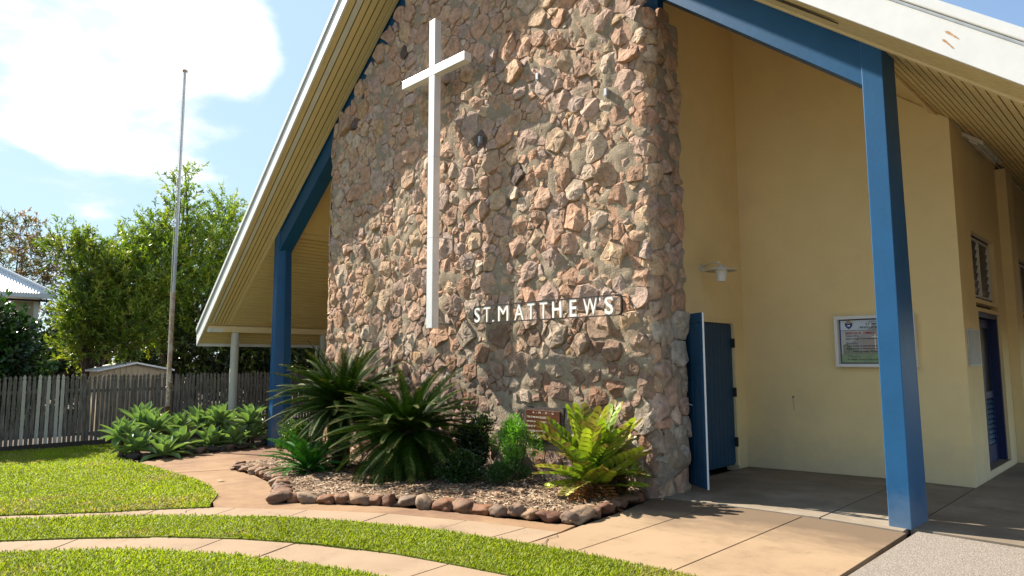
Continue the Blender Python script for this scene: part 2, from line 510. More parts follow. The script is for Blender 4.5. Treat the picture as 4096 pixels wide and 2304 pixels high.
def add_speckle(m, scale, lo, hi, col, amt):
    nt = m.node_tree; N, L = nt.nodes, nt.links
    P = N['Principled BSDF']
    src = P.inputs['Base Color'].links[0].from_socket
    geo = N.new('ShaderNodeNewGeometry')
    nz = N.new('ShaderNodeTexNoise'); nz.inputs['Scale'].default_value = scale; nz.inputs['Detail'].default_value = 10; nz.inputs['Roughness'].default_value = .8
    L.new(geo.outputs['Position'], nz.inputs['Vector'])
    mr = N.new('ShaderNodeMapRange'); mr.inputs['From Min'].default_value = lo; mr.inputs['From Max'].default_value = hi; mr.inputs['To Max'].default_value = amt
    L.new(nz.outputs['Fac'], mr.inputs['Value'])
    mx = N.new('ShaderNodeMix'); mx.data_type = 'RGBA'
    L.new(src, mx.inputs['A']); mx.inputs['B'].default_value = (*col, 1); L.new(mr.outputs[0], mx.inputs['Factor'])
    L.new(mx.outputs['Result'], P.inputs['Base Color'])


for m_ in (conc_tan, conc_pink, conc_red):
    add_speckle(m_, 3.2, 0.56, 0.74, (0.13, 0.09, 0.06), 0.6)
    add_speckle(m_, 26.0, 0.60, 0.75, (0.10, 0.075, 0.05), 0.55)
    add_speckle(m_, 5.5, 0.62, 0.78, (0.44, 0.35, 0.25), 0.5)
add_speckle(conc_grey, 4.0, 0.58, 0.75, (0.34, 0.30, 0.25), 0.5)
add_speckle(blue, 7.0, 0.62, 0.76, (0.025, 0.11, 0.22), 0.5)
add_speckle(cream, 1.6, 0.56, 0.8, (0.62, 0.50, 0.33), 0.5)
add_speckle(cream, 6.0, 0.66, 0.8, (0.52, 0.43, 0.31), 0.4)
add_speckle(white_paint, 9.0, 0.64, 0.8, (0.45, 0.41, 0.34), 0.45)
add_grime(cream, 0.55, (0.50, 0.44, 0.32), 0.7)
add_grime(blue, 0.35, (0.16, 0.20, 0.24), 0.5)
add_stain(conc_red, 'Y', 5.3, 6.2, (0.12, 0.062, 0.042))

# ================================================================== SETTING: ground, slabs, lawns
def ground_sheet():
    xs = [-900, -300, -90, -40, -25, -21] + [-20 + i for i in range(0, 24)] + [6, 10, 40, 150, 500]
    ys = [-500, -150, -40, -12, -6] + [-4 + i for i in range(0, 26)] + [26, 40, 120, 400, 1000]
    V = [(x, y, gz(x) - 0.07) for y in ys for x in xs]
    n = len(xs)
    F = [(j * n + i, j * n + i + 1, (j + 1) * n + i + 1, (j + 1) * n + i) for j in range(len(ys) - 1) for i in range(n - 1)]
    o = link_mesh('ground', mesh('ground', V, F, soil, True))
    tag(o, 'dark soil ground showing in the joints between slabs', 'ground', kind='structure')


ground_sheet()


def slabs(name, poly, cuts, mat, label, thick=0.06, dz=0.0, gap=0.006):
    """a paved area cut into slabs along its joints; each slab is an object"""
    root = empty(name, (poly[0][0], poly[0][1], gz(poly[0][0]) - 0.06))
    tag(root, label, 'pavement', kind='structure')
    bm = bmesh.new()
    bm.faces.new([bm.verts.new((x, y, 0)) for x, y in poly])
    for (px, py), (qx, qy) in cuts:
        nrm = Vector((-(qy - py), qx - px, 0)).normalized()
        bmesh.ops.bisect_plane(bm, geom=bm.verts[:] + bm.edges[:] + bm.faces[:], plane_co=(px, py, 0), plane_no=nrm, dist=1e-5)
    bmesh.ops.split_edges(bm, edges=bm.edges[:])
    fs = bm.faces[:]
    bmesh.ops.inset_individual(bm, faces=fs, thickness=gap, use_even_offset=True)
    for f in fs:
        P = [v.co.copy() for v in f.verts]
        if f.calc_area() < 0.004: continue
        if f.normal.z < 0: P.reverse()
        # drop near-duplicates
        Q = [P[0]]
        for p in P[1:]:
            if (p - Q[-1]).length > 0.002: Q.append(p)
        j = random.uniform(-0.004, 0.003)
        mb = MB()
        mb.hexa([(p.x, p.y, gz(p.x) - thick + dz) for p in Q], [(p.x, p.y, gz(p.x) + dz + j) for p in Q])
        mb.build('concrete_slab', mat, root, bevel=0.003)
    bm.free()
    return root


strip_up = [(-11.3, -2.5), (-10.6, -0.2), (-10.2, 0.7), (-9.67, 1.37), (-9.09, 2.03), (-8.25, 2.82), (-7.26, 3.53), (-6.33, 3.96), (-5.37, 4.25), (-4.37, 4.42), (-3.55, 4.5), (-2.77, 4.55), (-1.95, 4.57)]
strip_lo = [(-9.9, -2.5), (-9.25, -0.3), (-8.9, 0.55), (-8.43, 1.21), (-7.92, 1.78), (-7.32, 2.33), (-6.58, 2.83), (-5.82, 3.2), (-4.93, 3.48), (-4.25, 3.6), (-3.73, 3.68), (-2.8, 3.76), (-1.95, 3.8)]
lawn3_up = [(-9.2, -2.5), (-8.6, -0.3), (-8.25, 0.5), (-7.81, 1.13), (-7.33, 1.65), (-6.7, 2.14), (-5.96, 2.55), (-5.13, 2.84), (-4.57, 2.98), (-3.6, 3.1), (-2.7, 3.17), (-1.95, 3.2)]
lawn1_near = [(-11.9, -2.5), (-11.1, -0.2), (-10.6, 0.75), (-10.09, 1.43), (-9.23, 2.34), (-8.92, 2.82), (-8.54, 3.26)]
lawn1_tip = [(-8.93, 3.45), (-9.4, 3.7), (-10.09, 3.87), (-10.89, 3.99), (-11.72, 4.04), (-12.37, 4.07), (-13.39, 4.11), (-14.41, 4.08)]
bed_joint = [(-8.52, 3.32), (-7.31, 4.04), (-6.39, 4.5), (-5.37, 4.81), (-4.39, 5.0)]
kerb_line = [(-11.96, 4.93), (-10.87, 4.86), (-9.9, 4.66), (-9.3, 4.45), (-8.25, 3.92), (-7.71, 4.26), (-6.97, 4.64), (-6.2, 4.93), (-5.38, 5.09), (-4.89, 5.2), (-4.47, 5.33), (-4.5, 5.67), (-4.55, 6.15), (-4.66, 6.72)]

slabs('driveway_track', [p for p in strip_up if p[0] < -4.3] + [(-4.33, 4.43)] + bed_joint[::-1] + lawn1_near[::-1],
      [((-9.16, 1.74), (-9.54, 2.01)), ((-8.55, 2.41), (-8.89, 2.75)), ((-7.98, 3.04), (-8.21, 3.4)), ((-7.17, 3.51), (-7.39, 3.91)),
       ((-6.3, 3.9), (-6.5, 4.5)), ((-5.4, 4.2), (-5.5, 4.8)), ((-4.75, 4.3), (-4.78, 5.0)), ((-10.0, 0.9), (-10.5, 1.1)), ((-10.5, -0.2), (-11.2, -0.1))],
      conc_pink, 'curved tan concrete wheel track nearer the church')
slabs('driveway_track', strip_lo[:] + lawn3_up[::-1],
      [((-7.58, 1.44), (-7.91, 1.75)), ((-7.08, 1.84), (-7.37, 2.25)), ((-6.48, 2.31), (-6.74, 2.72)), ((-5.82, 2.66), (-6.04, 3.14)),
       ((-5.2, 2.85), (-5.3, 3.25)), ((-4.3, 3.0), (-4.35, 3.6)), ((-3.4, 3.1), (-3.42, 3.7)), ((-8.5, 0.6), (-8.9, 0.7)), ((-8.9, -0.8), (-9.5, -0.7))],
      conc_pink, 'curved tan concrete wheel track nearer the camera')
slabs('garden_path', bed_joint[::-1] + lawn1_tip + [(-15.1, 4.7), (-15.3, 5.6), (-15.35, 6.5), (-15.9, 7.3), (-17.2, 8.6), (-17.2, 16), (-12.45, 16), (-12.45, 7.2),
       (-12.85, 6.35)] + kerb_line[:11],
      [((-11.9, 4.95), (-12.4, 4.05)), ((-18, 7.9), (-12, 7.9))], conc_red, 'brown stained path running past the stone edging to the blue post')
slabs('apron', [(-4.33, 4.45), (-3.55, 4.52), (-2.77, 4.57), (-1.95, 4.59), (-1.97, 7.10), (-4.72, 7.10), (-4.62, 6.72), (-4.5, 6.15), (-4.45, 5.67), (-4.42, 5.33), (-4.37, 5.0)],
      [((-2.9, 4), (-2.93, 8)), ((-3.82, 4), (-3.92, 8))], conc_tan, 'tan concrete forecourt between garden bed and blue post')
slabs('porch_floor', [(-4.97, 7.112), (-2.0, 7.112), (-2.0, 10.1), (-4.97, 10.1)], [((-2.76, 7), (-2.78, 10)), ((-4, 8.6), (-2, 8.64))], conc_grey,
      'stained grey concrete porch floor in front of the doors', dz=0.008)
slabs('side_walkway', [(-1.995, 7.26), (2.6, 7.26), (2.6, 26), (-1.995, 26)], [((0, 10.1), (1, 10.1)), ((0, 13), (1, 13)), ((0, 16), (1, 16)), ((0.6, 7), (0.62, 20))], conc_grey,
      'stained grey concrete walkway along the side wall', dz=0.008)
slabs('aggregate_path', [(-1.93, -9), (3.6, -9), (3.6, 7.24), (-1.93, 7.24)], [((-2, 1.5), (3, 1.5)), ((-2, -3), (3, -3))], aggr,
      'pebbly grey aggregate path leading to the side walkway', dz=-0.004, gap=0.012)


def inside(px, py, poly):
    c = np.zeros(px.shape, bool)
    n = len(poly)
    for i in range(n):
        x0, y0 = poly[i]; x1, y1 = poly[(i + 1) % n]
        if y0 == y1: continue
        k = (y0 > py) != (y1 > py)
        c ^= k & (px < (x1 - x0) * (py - y0) / (y1 - y0) + x0)
    return c


def edge_dist(px, py, poly):
    d = np.full(px.shape, 9.0)
    n = len(poly)
    for i in range(n):
        a = np.array(poly[i]); b = np.array(poly[(i + 1) % n]); ab = b - a
        t = np.clip(((px - a[0]) * ab[0] + (py - a[1]) * ab[1]) / max(ab @ ab, 1e-9), 0, 1)
        d = np.minimum(d, np.hypot(px - a[0] - t * ab[0], py - a[1] - t * ab[1]))
    return d


def vnoise(x, y, s, seed=0):
    """smooth value noise"""
    r = np.random.default_rng(seed).random((64, 64))
    x = x * s; y = y * s
    xi = np.floor(x).astype(int); yi = np.floor(y).astype(int)
    fx = x - xi; fy = y - yi
    fx = fx * fx * (3 - 2 * fx); fy = fy * fy * (3 - 2 * fy)
    g = lambda a, b: r[a % 64, b % 64]
    return (g(xi, yi) * (1 - fx) + g(xi + 1, yi) * fx) * (1 - fy) + (g(xi, yi + 1) * (1 - fx) + g(xi + 1, yi + 1) * fx) * fy


def lawn(poly, label, glabel, seed, kdens=1.0):
    V = []; n = len(poly)
    bm = bmesh.new()
    low = [(x, y, gz(x) - 0.08) for x, y in poly]; up = [(x, y, gz(x) + 0.012) for x, y in poly]
    o = MB().hexa(low, up).build('lawn', turf)
    tag(o, label, 'lawn', kind='structure')
    rg = np.random.default_rng(seed)
    P = np.array(poly)
    x0, y0 = P.min(0) - 0.03; x1, y1 = P.max(0) + 0.03
    area = (x1 - x0) * (y1 - y0)
    N = int(area * 8500)
    x = rg.uniform(x0, x1, N); y = rg.uniform(y0, y1, N)
    dist = np.hypot(x, y)
    ang = np.arctan2(x * 0.7036 + y * 0.7106, -x * 0.7063 + y * 0.6997)
    dens = np.where(dist < 6, 8500, np.where(dist < 9, 5500, np.where(dist < 13, 3600, 2400))) * kdens
    dens = np.where((np.abs(ang) > math.radians(41)) | (dist < 3.2), 500, dens)
    keep = rg.random(N) < dens / 8500
    x, y, dist, dens = x[keep], y[keep], dist[keep], dens[keep]
    k = inside(x, y, poly)
    x, y, dist, dens = x[k], y[k], dist[k], dens[k]
    ed = edge_dist(x, y, poly)
    n = len(x)
    big = np.sqrt(8500 / dens) ** 0.7
    h = rg.uniform(0.02, 0.045, n) * (0.75 + 0.5 * vnoise(x, y, 1.3, seed)) * np.minimum(big, 1.5)
    w = rg.uniform(0.0026, 0.0048, n) * np.minimum(big, 2.2)
    az = rg.uniform(0, 2 * math.pi, n)
    lean = rg.uniform(0.35, 1.5, n)
    dx, dy = np.cos(az), np.sin(az)
    sx, sy = -dy, dx
    z0 = gzv(x) + 0.006
    hx = h * np.sin(lean); hz = h * np.cos(lean * 0.8)
    hz = np.maximum(hz, h * 0.15)
    B = np.zeros((n, 5, 3), np.float32)
    B[:, 0] = np.stack([x - sx * w, y - sy * w, z0], 1)
    B[:, 1] = np.stack([x + sx * w, y + sy * w, z0], 1)
    mx_, my_ = x + dx * hx * 0.45, y + dy * hx * 0.45
    B[:, 2] = np.stack([mx_ + sx * w, my_ + sy * w, z0 + hz * 0.72], 1)
    B[:, 3] = np.stack([mx_ - sx * w, my_ - sy * w, z0 + hz * 0.72], 1)
    B[:, 4] = np.stack([x + dx * hx, y + dy * hx, z0 + hz], 1)
    i = np.arange(n)[:, None] * 5
    tri = np.concatenate([i + np.array([[0, 1, 2]]), i + np.array([[0, 2, 3]]), i + np.array([[3, 2, 4]])], 0)
    g1 = np.array([0.30, 0.35, 0.02]); g2 = np.array([0.165, 0.225, 0.015]); dry = np.array([0.36, 0.30, 0.13])
    t = rg.random(n)[:, None]
    c = g1 * t + g2 * (1 - t)
    c = c * (0.78 + 0.42 * vnoise(x, y, 0.9, seed + 9) + 0.12 * vnoise(x, y, 4.0, seed + 10))[:, None]
    dn = vnoise(x, y, 1.1, seed + 5) * 0.6 + vnoise(x, y, 3.1, seed + 6) * 0.4
    dr = rg.random(n) < np.clip((dn - 0.57) * 2.6, 0.03, 0.6)
    c = np.where(dr[:, None], dry * rg.uniform(0.7, 1.1, n)[:, None], c)
    me = npmesh('grass', B.reshape(-1, 3), tri, grass_mat, np.repeat(c, 5, 0))
    g = link_mesh('grass', me)
    tag(g, glabel, 'grass', kind='stuff')


lawn(strip_up + strip_lo[::-1], 'narrow curved strip of turf between the two wheel tracks', 'short bright grass on the strip between the wheel tracks', 3)
lawn(lawn3_up + [(-1.95, 0.3), (-3, -2.5)], 'turf in the foreground below the nearer wheel track', 'short bright grass in the foreground corner', 4)
lawn(lawn1_near + lawn1_tip + [(-15.3, 4.15), (-16.1, 4.25), (-17.4, 4.75), (-18.2, 5.2), (-19.2, 5.3), (-19.2, -2.5)], 'wide lawn in front of the picket fence',
     'short bright grass on the lawn before the picket fence', 5)

# ================================================================== CHURCH
RX, RZ = -8.63, 10.16


def soff(x):
    return 4.84 - 0.81 * (x + 2.06) if x > RX else 4.65 + 0.81 * (x + 15.43)


def yfl(x):   # front edge of the left roof slope
    return 6.60 - 0.45 * (x + 18.65) / (RX + 18.65)


def yfr(x):   # front edge of the right roof slope
    return 6.40 - 0.25 * (1.15 - x) / (1.15 - RX)


church = empty('church', (-8.63, 12.0, 0.0), 'cream and blue gabled church with tall stone front wall', 'church')
EX_L, EX_R = -18.65, 1.15
YB = 26.0

# ---- stone wall --------------------------------------------------
WXL, WXR, WY0, WY1 = -12.52, -4.60, 7.02, 7.66


def rafter_bottom(x):
    return soff(x) - 0.51


def wall_top(x):
    return min(6.42 + 0.72 * (x + 12.36), 6.08 + 0.72 * (-4.6 - x))


def clip_half(poly, px, py, nx, ny):
    out = []
    n = len(poly)
    for i in range(n):
        a = poly[i]; b = poly[(i + 1) % n]
        da = (a[0] - px) * nx + (a[1] - py) * ny
        db = (b[0] - px) * nx + (b[1] - py) * ny
        if da <= 0: out.append(a)
        if (da < 0) != (db < 0) and abs(da - db) > 1e-12:
            t = da / (da - db)
            out.append((a[0] + (b[0] - a[0]) * t, a[1] + (b[1] - a[1]) * t))
    return out


def scatter(ok, x0, x1, z0, z1, radii, tries, rg, sq=1.12):
    pts = []; cell = {}
    cs = 0.3
    for r, cnt in radii:
        for _ in range(int(cnt * tries)):
            x = rg.uniform(x0, x1); z = rg.uniform(z0, z1)
            if not ok(x, z): continue
            rr = r * rg.uniform(0.88, 1.14)
            ci, cj = int(x // cs), int(z // cs)
            good = True
            for i in range(ci - 2, ci + 3):
                for j in range(cj - 2, cj + 3):
                    for (qx, qz, qr) in cell.get((i, j), ()):
                        if ((qx - x) / sq) ** 2 + (qz - z) ** 2 < (qr + rr) ** 2 * 0.83:
                            good = False; break
                    if not good: break
                if not good: break
            if good:
                pts.append((x, z, rr)); cell.setdefault((ci, cj), []).append((x, z, rr))
    return pts, cell, cs


def stone_cells(ok, x0, x1, z0, z1, radii, tries, rg, gaps=(0.002, 0.011), bounds=None):
    pts, cell, cs = scatter(ok, x0, x1, z0, z1, radii, tries, rg)
    res = []
    for (x, z, r) in pts:
        R = r * 2.0 + 0.05
        poly = [(x + R * math.cos(a), z + R * 0.9 * math.sin(a)) for a in [k * math.pi / 5 + rg.uniform(-.2, .2) for k in range(10)]]
        gap = rg.uniform(*gaps)
        if rg.random() < 0.15: gap *= 1.8
        ci, cj = int(x // cs), int(z // cs)
        for i in range(ci - 3, ci + 4):
            for j in range(cj - 3, cj + 4):
                for (qx, qz, qr) in cell.get((i, j), ()):
                    dx, dz = qx - x, qz - z
                    d = math.hypot(dx, dz)
                    if d < 1e-6 or d > R + qr * 2 + .05: continue
                    t = 0.5 + (r * r - qr * qr) / (2 * d * d) * 1.0
                    t = min(max(t, 0.25), 0.75)
                    k = d * t - gap
                    if k <= 0: k = 0.01
                    tw = rg.uniform(-0.16, 0.16)       # crooked joints
                    nx, nz = dx / d, dz / d
                    nx2, nz2 = nx * math.cos(tw) - nz * math.sin(tw), nx * math.sin(tw) + nz * math.cos(tw)
                    poly = clip_half(poly, x + nx * k, z + nz * k, nx2, nz2)
                    if len(poly) < 3: break
                if len(poly) < 3: break
            if len(poly) < 3: break
        if len(poly) < 3: continue
        if bounds:
            for b in bounds: poly = clip_half(poly, *b)
            if len(poly) < 3: continue
        A = 0.5 * abs(sum(poly[i][0] * poly[(i + 1) % len(poly)][1] - poly[(i + 1) % len(poly)][0] * poly[i][1] for i in range(len(poly))))
        if A < 0.0012: continue
        res.append((x, z, r, poly, A))
    return res


def angular(poly, rg):
    """fewer, sharper corners: collapse short edges, knock corners about"""
    P = [Vector((p[0], p[1])) for p in poly]
    per = sum((P[i] - P[(i + 1) % len(P)]).length for i in range(len(P)))
    while len(P) > 4:
        L_ = [(P[i] - P[(i + 1) % len(P)]).length for i in range(len(P))]
        k = min(range(len(P)), key=lambda i: L_[i])
        if L_[k] > per * 0.115 and len(P) < 7: break
        if L_[k] > per * 0.17: break
        m = P[k].lerp(P[(k + 1) % len(P)], rg.uniform(.25, .75))
        j = (k + 1) % len(P)
        P[k] = m; P.pop(j)
    s_ = per / 4 * 0.055
    c = sum(P, Vector((0, 0))) / len(P)
    P = [c + (p - c) * 1.09 for p in P]
    return [(p.x + rg.uniform(-s_, s_), p.y + rg.uniform(-s_, s_)) for p in P]


def stone_relief(poly, A, rg, tmin=0.11, tmax=0.25, seg=0.055):
    """local (u, v, height) vertices + faces of one rough split stone"""
    poly = angular(poly, rg)
    cx = sum(p[0] for p in poly) / len(poly); cz = sum(p[1] for p in poly) / len(poly)
    size = math.sqrt(A)
    out = []
    n = len(poly)
    for i in range(n):
        a = poly[i]; b = poly[(i + 1) % n]
        L_ = math.hypot(b[0] - a[0], b[1] - a[1])
        if L_ < 0.01: continue
        k = max(1, int(L_ / seg + 0.5))
        bow = rg.uniform(-.05, .035) * L_
        for j in range(k):
            t = j / k
            x = a[0] + (b[0] - a[0]) * t; z = a[1] + (b[1] - a[1]) * t
            ux, uz = cx - x, cz - z; ul = math.hypot(ux, uz) + 1e-6
            s_ = -bow * math.sin(math.pi * t) + (0.03 * size if j == 0 else 0)
            out.append((x + ux / ul * s_ + rg.uniform(-.007, .007), z + uz / ul * s_ + rg.uniform(-.007, .007)))
    n = len(out)
    T = min(0.06, max(0.018, size * rg.uniform(tmin, tmax)))
    planes = []
    a0 = rg.uniform(0, 6.28)
    for k in range(rg.integers(2, 5)):
        a = a0 + k * 6.28 / 3.4 + rg.uniform(-.6, .6)
        g = rg.uniform(0.05, 0.42)
        if rg.random() < 0.3: g = rg.uniform(.5, .9)
        planes.append((math.cos(a), math.sin(a), g, T * rg.uniform(0.85, 1.2)))
    tx, tz = rg.uniform(-.22, .22), rg.uniform(-.26, .2)

    def h(x, z, e):
        v = T * 1.1
        for (c_, s_, g, o) in planes:
            v = min(v, o - g * ((x - cx) * c_ + (z - cz) * s_))
        v += tx * (x - cx) + tz * (z - cz)
        v += rg.uniform(-1, 1) * T * 0.10 * e
        return max(v, T * 0.3)
    V = []; F = []
    rings = [(1.0, None), (0.985, 0.55), (0.92, 0.95), (0.62, 1.0), (0.3, 1.0)]
    for q, (s_, k) in enumerate(rings):
        for (x, z) in out:
            w_ = (0.0, 0.1, 0.35, 1.0, 1.0)[q] * size * 0.05
            X = cx + (x - cx) * s_ + rg.uniform(-w_, w_); Z = cz + (z - cz) * s_ + rg.uniform(-w_, w_)
            V.append((X, Z, -0.03 if k is None else h(X, Z, 1.0) * k))
    V.append((cx, cz, h(cx, cz, 1.0)))
    m = len(rings)
    for q in range(m - 1):
        for i in range(n):
            a = q * n + i; b = q * n + (i + 1) % n; c_ = (q + 1) * n + (i + 1) % n; d = (q + 1) * n + i
            if rg.random() < 0.5: F += [(a, b, c_), (a, c_, d)]
            else: F += [(a, b, d), (b, c_, d)]
    for i in range(n):
        F.append(((m - 1) * n + i, (m - 1) * n + (i + 1) % n, m * n))
    return V, F


PAL_UP = [((0.52, 0.315, 0.215), 7), ((0.55, 0.36, 0.225), 6), ((0.50, 0.345, 0.28), 5), ((0.58, 0.42, 0.265), 4), ((0.45, 0.35, 0.31), 2.5),
          ((0.51, 0.28, 0.17), 4), ((0.40, 0.30, 0.26), 1), ((0.15, 0.105, 0.085), 0.2), ((0.58, 0.47, 0.36), 2), ((0.46, 0.29, 0.13), 0.5)]
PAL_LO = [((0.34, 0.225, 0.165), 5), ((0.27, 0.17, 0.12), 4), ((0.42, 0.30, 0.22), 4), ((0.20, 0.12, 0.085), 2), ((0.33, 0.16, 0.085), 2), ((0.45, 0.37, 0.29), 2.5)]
PAL_PALE = [((0.42, 0.37, 0.30), 3), ((0.34, 0.28, 0.22), 2), ((0.46, 0.42, 0.35), 2)]


def pick(pal, rg):
    t = rg.random() * sum(w for _, w in pal)
    for c, w in pal:
        t -= w
        if t <= 0: break
    f = rg.uniform(0.84, 1.1)
    mean = (0.53, 0.36, 0.255) if pal is PAL_UP else (0.32, 0.22, 0.16)
    k = 0.0 if (pal is PAL_PALE or c[0] < 0.16) else 0.38
    return tuple((ch * (1 - k) + mm * k) * f for ch, mm in zip(c, mean))


RC = 0.10


def bend(x, y, z):
    """soften the vertical corners of the wall"""
    e = min(WXR - x, x - WXL)
    d = y - WY0
    if e < RC and d < RC and e > -.2 and d > -.2:
        ee, dd = max(e, 0.0), max(d, 0.0)
        if ee >= dd: y += RC - math.sqrt(max(0.0, RC * RC - (RC - ee) ** 2))
        if dd >= ee:
            k = RC - math.sqrt(max(0.0, RC * RC - (RC - dd) ** 2))
            x += -k if (WXR - x) < (x - WXL) else k
        if abs(ee - dd) < 1e-9: pass
    return (x, y, z)


def build_stone_wall():
    rg = np.random.default_rng(5)
    base = MB()
    # mortar face: uneven plaster surface between the stones
    nx, nz = 160, 190
    xs = np.linspace(WXL, WXR, nx); V = []; F = []
    for j in range(nz):
        for i in range(nx):
            x = xs[i]; zt = wall_top(x); z0 = gz(x) - 0.1
            z = z0 + (zt - z0) * j / (nz - 1)
            V.append((x, 0, z))
    A = np.array(V)
    nzv = (vnoise(A[:, 0], A[:, 2], 4.0, 1) - .5) * 0.05 + (vnoise(A[:, 0], A[:, 2], 11.0, 2) - .5) * 0.03 + (vnoise(A[:, 0], A[:, 2], 23.0, 3) - .5) * 0.012
    ex = np.minimum(A[:, 0] - WXL, WXR - A[:, 0])
    A[:, 1] = WY0 + nzv + RC - np.sqrt(np.maximum(0, RC * RC - (RC - np.minimum(ex, RC)) ** 2))
    off = wl(church)
    for j in range(nz - 1):
        for i in range(nx - 1):
            F.append((j * nx + i, j * nx + i + 1, (j + 1) * nx + i + 1, (j + 1) * nx + i))
    nv = len(A)
    VV = [Vector(v) for v in A]
    # right return and left return, also uneven
    ny = 14
    for side, X in ((1, WXR), (-1, WXL)):
        b0 = len(VV)
        for j in range(nz):
            zt = wall_top(X); z0 = gz(X) - 0.1
            z = z0 + (zt - z0) * j / (nz - 1)
            for i in range(ny):
                y = WY0 + (WY1 - WY0) * i / (ny - 1)
                dn = (vnoise(np.array([y * 1.0]), np.array([z]), 6.0, 8 + side)[0] - .5) * 0.10 + (vnoise(np.array([y]), np.array([z]), 17.0, 9 + side)[0] - .5) * 0.035
                if i == 0:
                    VV.append(Vector((xs[-1] if side > 0 else xs[0], A[j * nx + (nx - 1 if side > 0 else 0)][1], z)))
                else:
                    kk = RC - math.sqrt(max(0, RC * RC - (RC - min(y - WY0, RC)) ** 2))
                    VV.append(Vector((X + side * (dn + 0.01 - kk), max(y, WY0 + RC) if kk > 0 else y, z)))
        for j in range(nz - 1):
            for i in range(ny - 1):
                q = (b0 + j * ny + i, b0 + j * ny + i + 1, b0 + (j + 1) * ny + i + 1, b0 + (j + 1) * ny + i)
                F.append(q if side > 0 else tuple(reversed(q)))
    b0 = len(VV)
    VV += [Vector(p) for p in ((WXL, WY1, gz(WXL) - .1), (WXR, WY1, -.15), (WXR, WY1, wall_top(WXR)), (RX, WY1, wall_top(RX)), (WXL, WY1, wall_top(WXL)))]
    F.append((b0 + 4, b0 + 3, b0 + 2, b0 + 1, b0))
    me = mesh('stone_wall', [v - off for v in VV], F, mortar_mat, True)
    wall = link_mesh('stone_wall', me, church)
    wall['label'] = 'tall front wall of rough pink and brown stones in grey mortar'
    stones = []

    def hole(x, z):     # bronze plaque set into the wall
        return -6.84 < x < -6.02 and 0.36 < z < 0.99

    def okf(x, z):
        return gz(x) - 0.02 < z < wall_top(x) - 0.02 and not (-6.9 < x < -5.96 and 0.32 < z < 1.02)
    radii = [(0.215, 0.12), (0.165, 0.5), (0.13, 1.5), (0.10, 3.2), (0.075, 7.0), (0.052, 12.0), (0.036, 14.0)]
    bounds = [(WXL - 0.03, 0, -1, 0), (WXR + 0.035, 0, 1, 0), (0, gz(-8) - 0.25, 0, -1)]
    cells = stone_cells(okf, WXL, WXR, -0.4, 9.7, radii, 1500, rg, bounds=bounds)
    for (x, z, r, poly, A_) in cells:
        # keep clear of the plaque
        if any(hole(px, pz) for px, pz in poly):
            poly2 = poly
            for b in ((-6.86, 0, 1, 0), (-6.0, 0, -1, 0), (0, 0.35, 0, 1), (0, 1.0, 0, -1)):
                c2 = (x - b[0]) * b[2] + (z - b[1]) * b[3]
                if c2 < 0: poly2 = clip_half(poly, *b); break
            poly = poly2
            if len(poly) < 3: continue
        Vl, Fl = stone_relief(poly, A_, rg)
        Vw = [(lambda b: (b[0], b[1] - hh + .004, b[2]))(bend(u, WY0, v)) for u, v, hh in Vl]
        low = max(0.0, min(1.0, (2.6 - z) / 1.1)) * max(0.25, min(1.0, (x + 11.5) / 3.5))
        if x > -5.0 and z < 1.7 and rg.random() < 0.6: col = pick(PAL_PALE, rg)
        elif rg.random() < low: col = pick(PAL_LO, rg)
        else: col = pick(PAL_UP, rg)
        dist = math.hypot(x, 7.0)
        stones.append((A_ / dist ** 2 * (1 if z < 8 else 0.1), Vw, Fl, col))
    # right return
    okr = lambda y, z: -0.05 < z < wall_top(WXR) - 0.05
    rr = stone_cells(okr, WY0 + 0.05, WY1, -0.1, 6.6, [(0.15, .3), (0.11, 1.0), (0.08, 2.0), (0.055, 3.0)], 260, rg,
                     bounds=[(WY0 + 0.0, 0, -1, 0), (WY1 + 0.05, 0, 1, 0)])
    for (y, z, r, poly, A_) in rr:
        Vl, Fl = stone_relief(poly, A_, rg, 0.22, 0.45)
        Vw = [(lambda b: (b[0] - .005 + hh, b[1], b[2]))(bend(WXR, max(u, WY0 + .001), v)) for u, v, hh in Vl]
        Fl = [tuple(f) for f in Fl]
        col = pick(PAL_PALE, rg) if (z < 2.1 and rg.random() < 0.75) else pick(PAL_UP, rg)
        stones.append((A_ * 0.25 / 73, Vw, Fl, col))
    # left return
    ll = stone_cells(lambda y, z: -0.3 < z < wall_top(WXL) - .05, WY0 + 0.05, WY1, -0.4, 6.4, [(0.13, .6), (0.09, 1.6), (0.06, 2.0)], 200, rg,
                     bounds=[(WY0, 0, -1, 0), (WY1 + 0.05, 0, 1, 0)])
    for (y, z, r, poly, A_) in ll:
        Vl, Fl = stone_relief(poly, A_, rg, 0.22, 0.45)
        stones.append((0, [(WXL + 0.005 - hh, u, v) for u, v, hh in Vl], [tuple(reversed(f)) for f in Fl], pick(PAL_UP, rg)))
    stones.sort(key=lambda s_: -s_[0])
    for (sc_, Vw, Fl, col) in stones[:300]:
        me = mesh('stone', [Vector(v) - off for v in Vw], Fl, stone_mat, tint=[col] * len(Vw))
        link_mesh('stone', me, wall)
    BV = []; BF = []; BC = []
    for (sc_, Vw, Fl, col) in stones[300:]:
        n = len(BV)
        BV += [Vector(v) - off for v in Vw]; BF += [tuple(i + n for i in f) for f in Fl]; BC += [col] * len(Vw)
    for x0, x1 in ((WXL + .05, RX), (RX, WXR - .05)):
        lo = [(x0, 7.36, wall_top(x0) - .15), (x1, 7.36, wall_top(x1) - .15), (x1, 7.5, wall_top(x1) - .15), (x0, 7.5, wall_top(x0) - .15)]
        MB().hexa(lo, [(a, b, rafter_bottom(a) + .05) for a, b, _ in lo]).build('infill_panel', blue, church)
    o = link_mesh('small_stones', mesh('small_stones', BV, BF, stone_mat, tint=BC), wall)
    o['kind'] = 'stuff'


build_stone_wall()


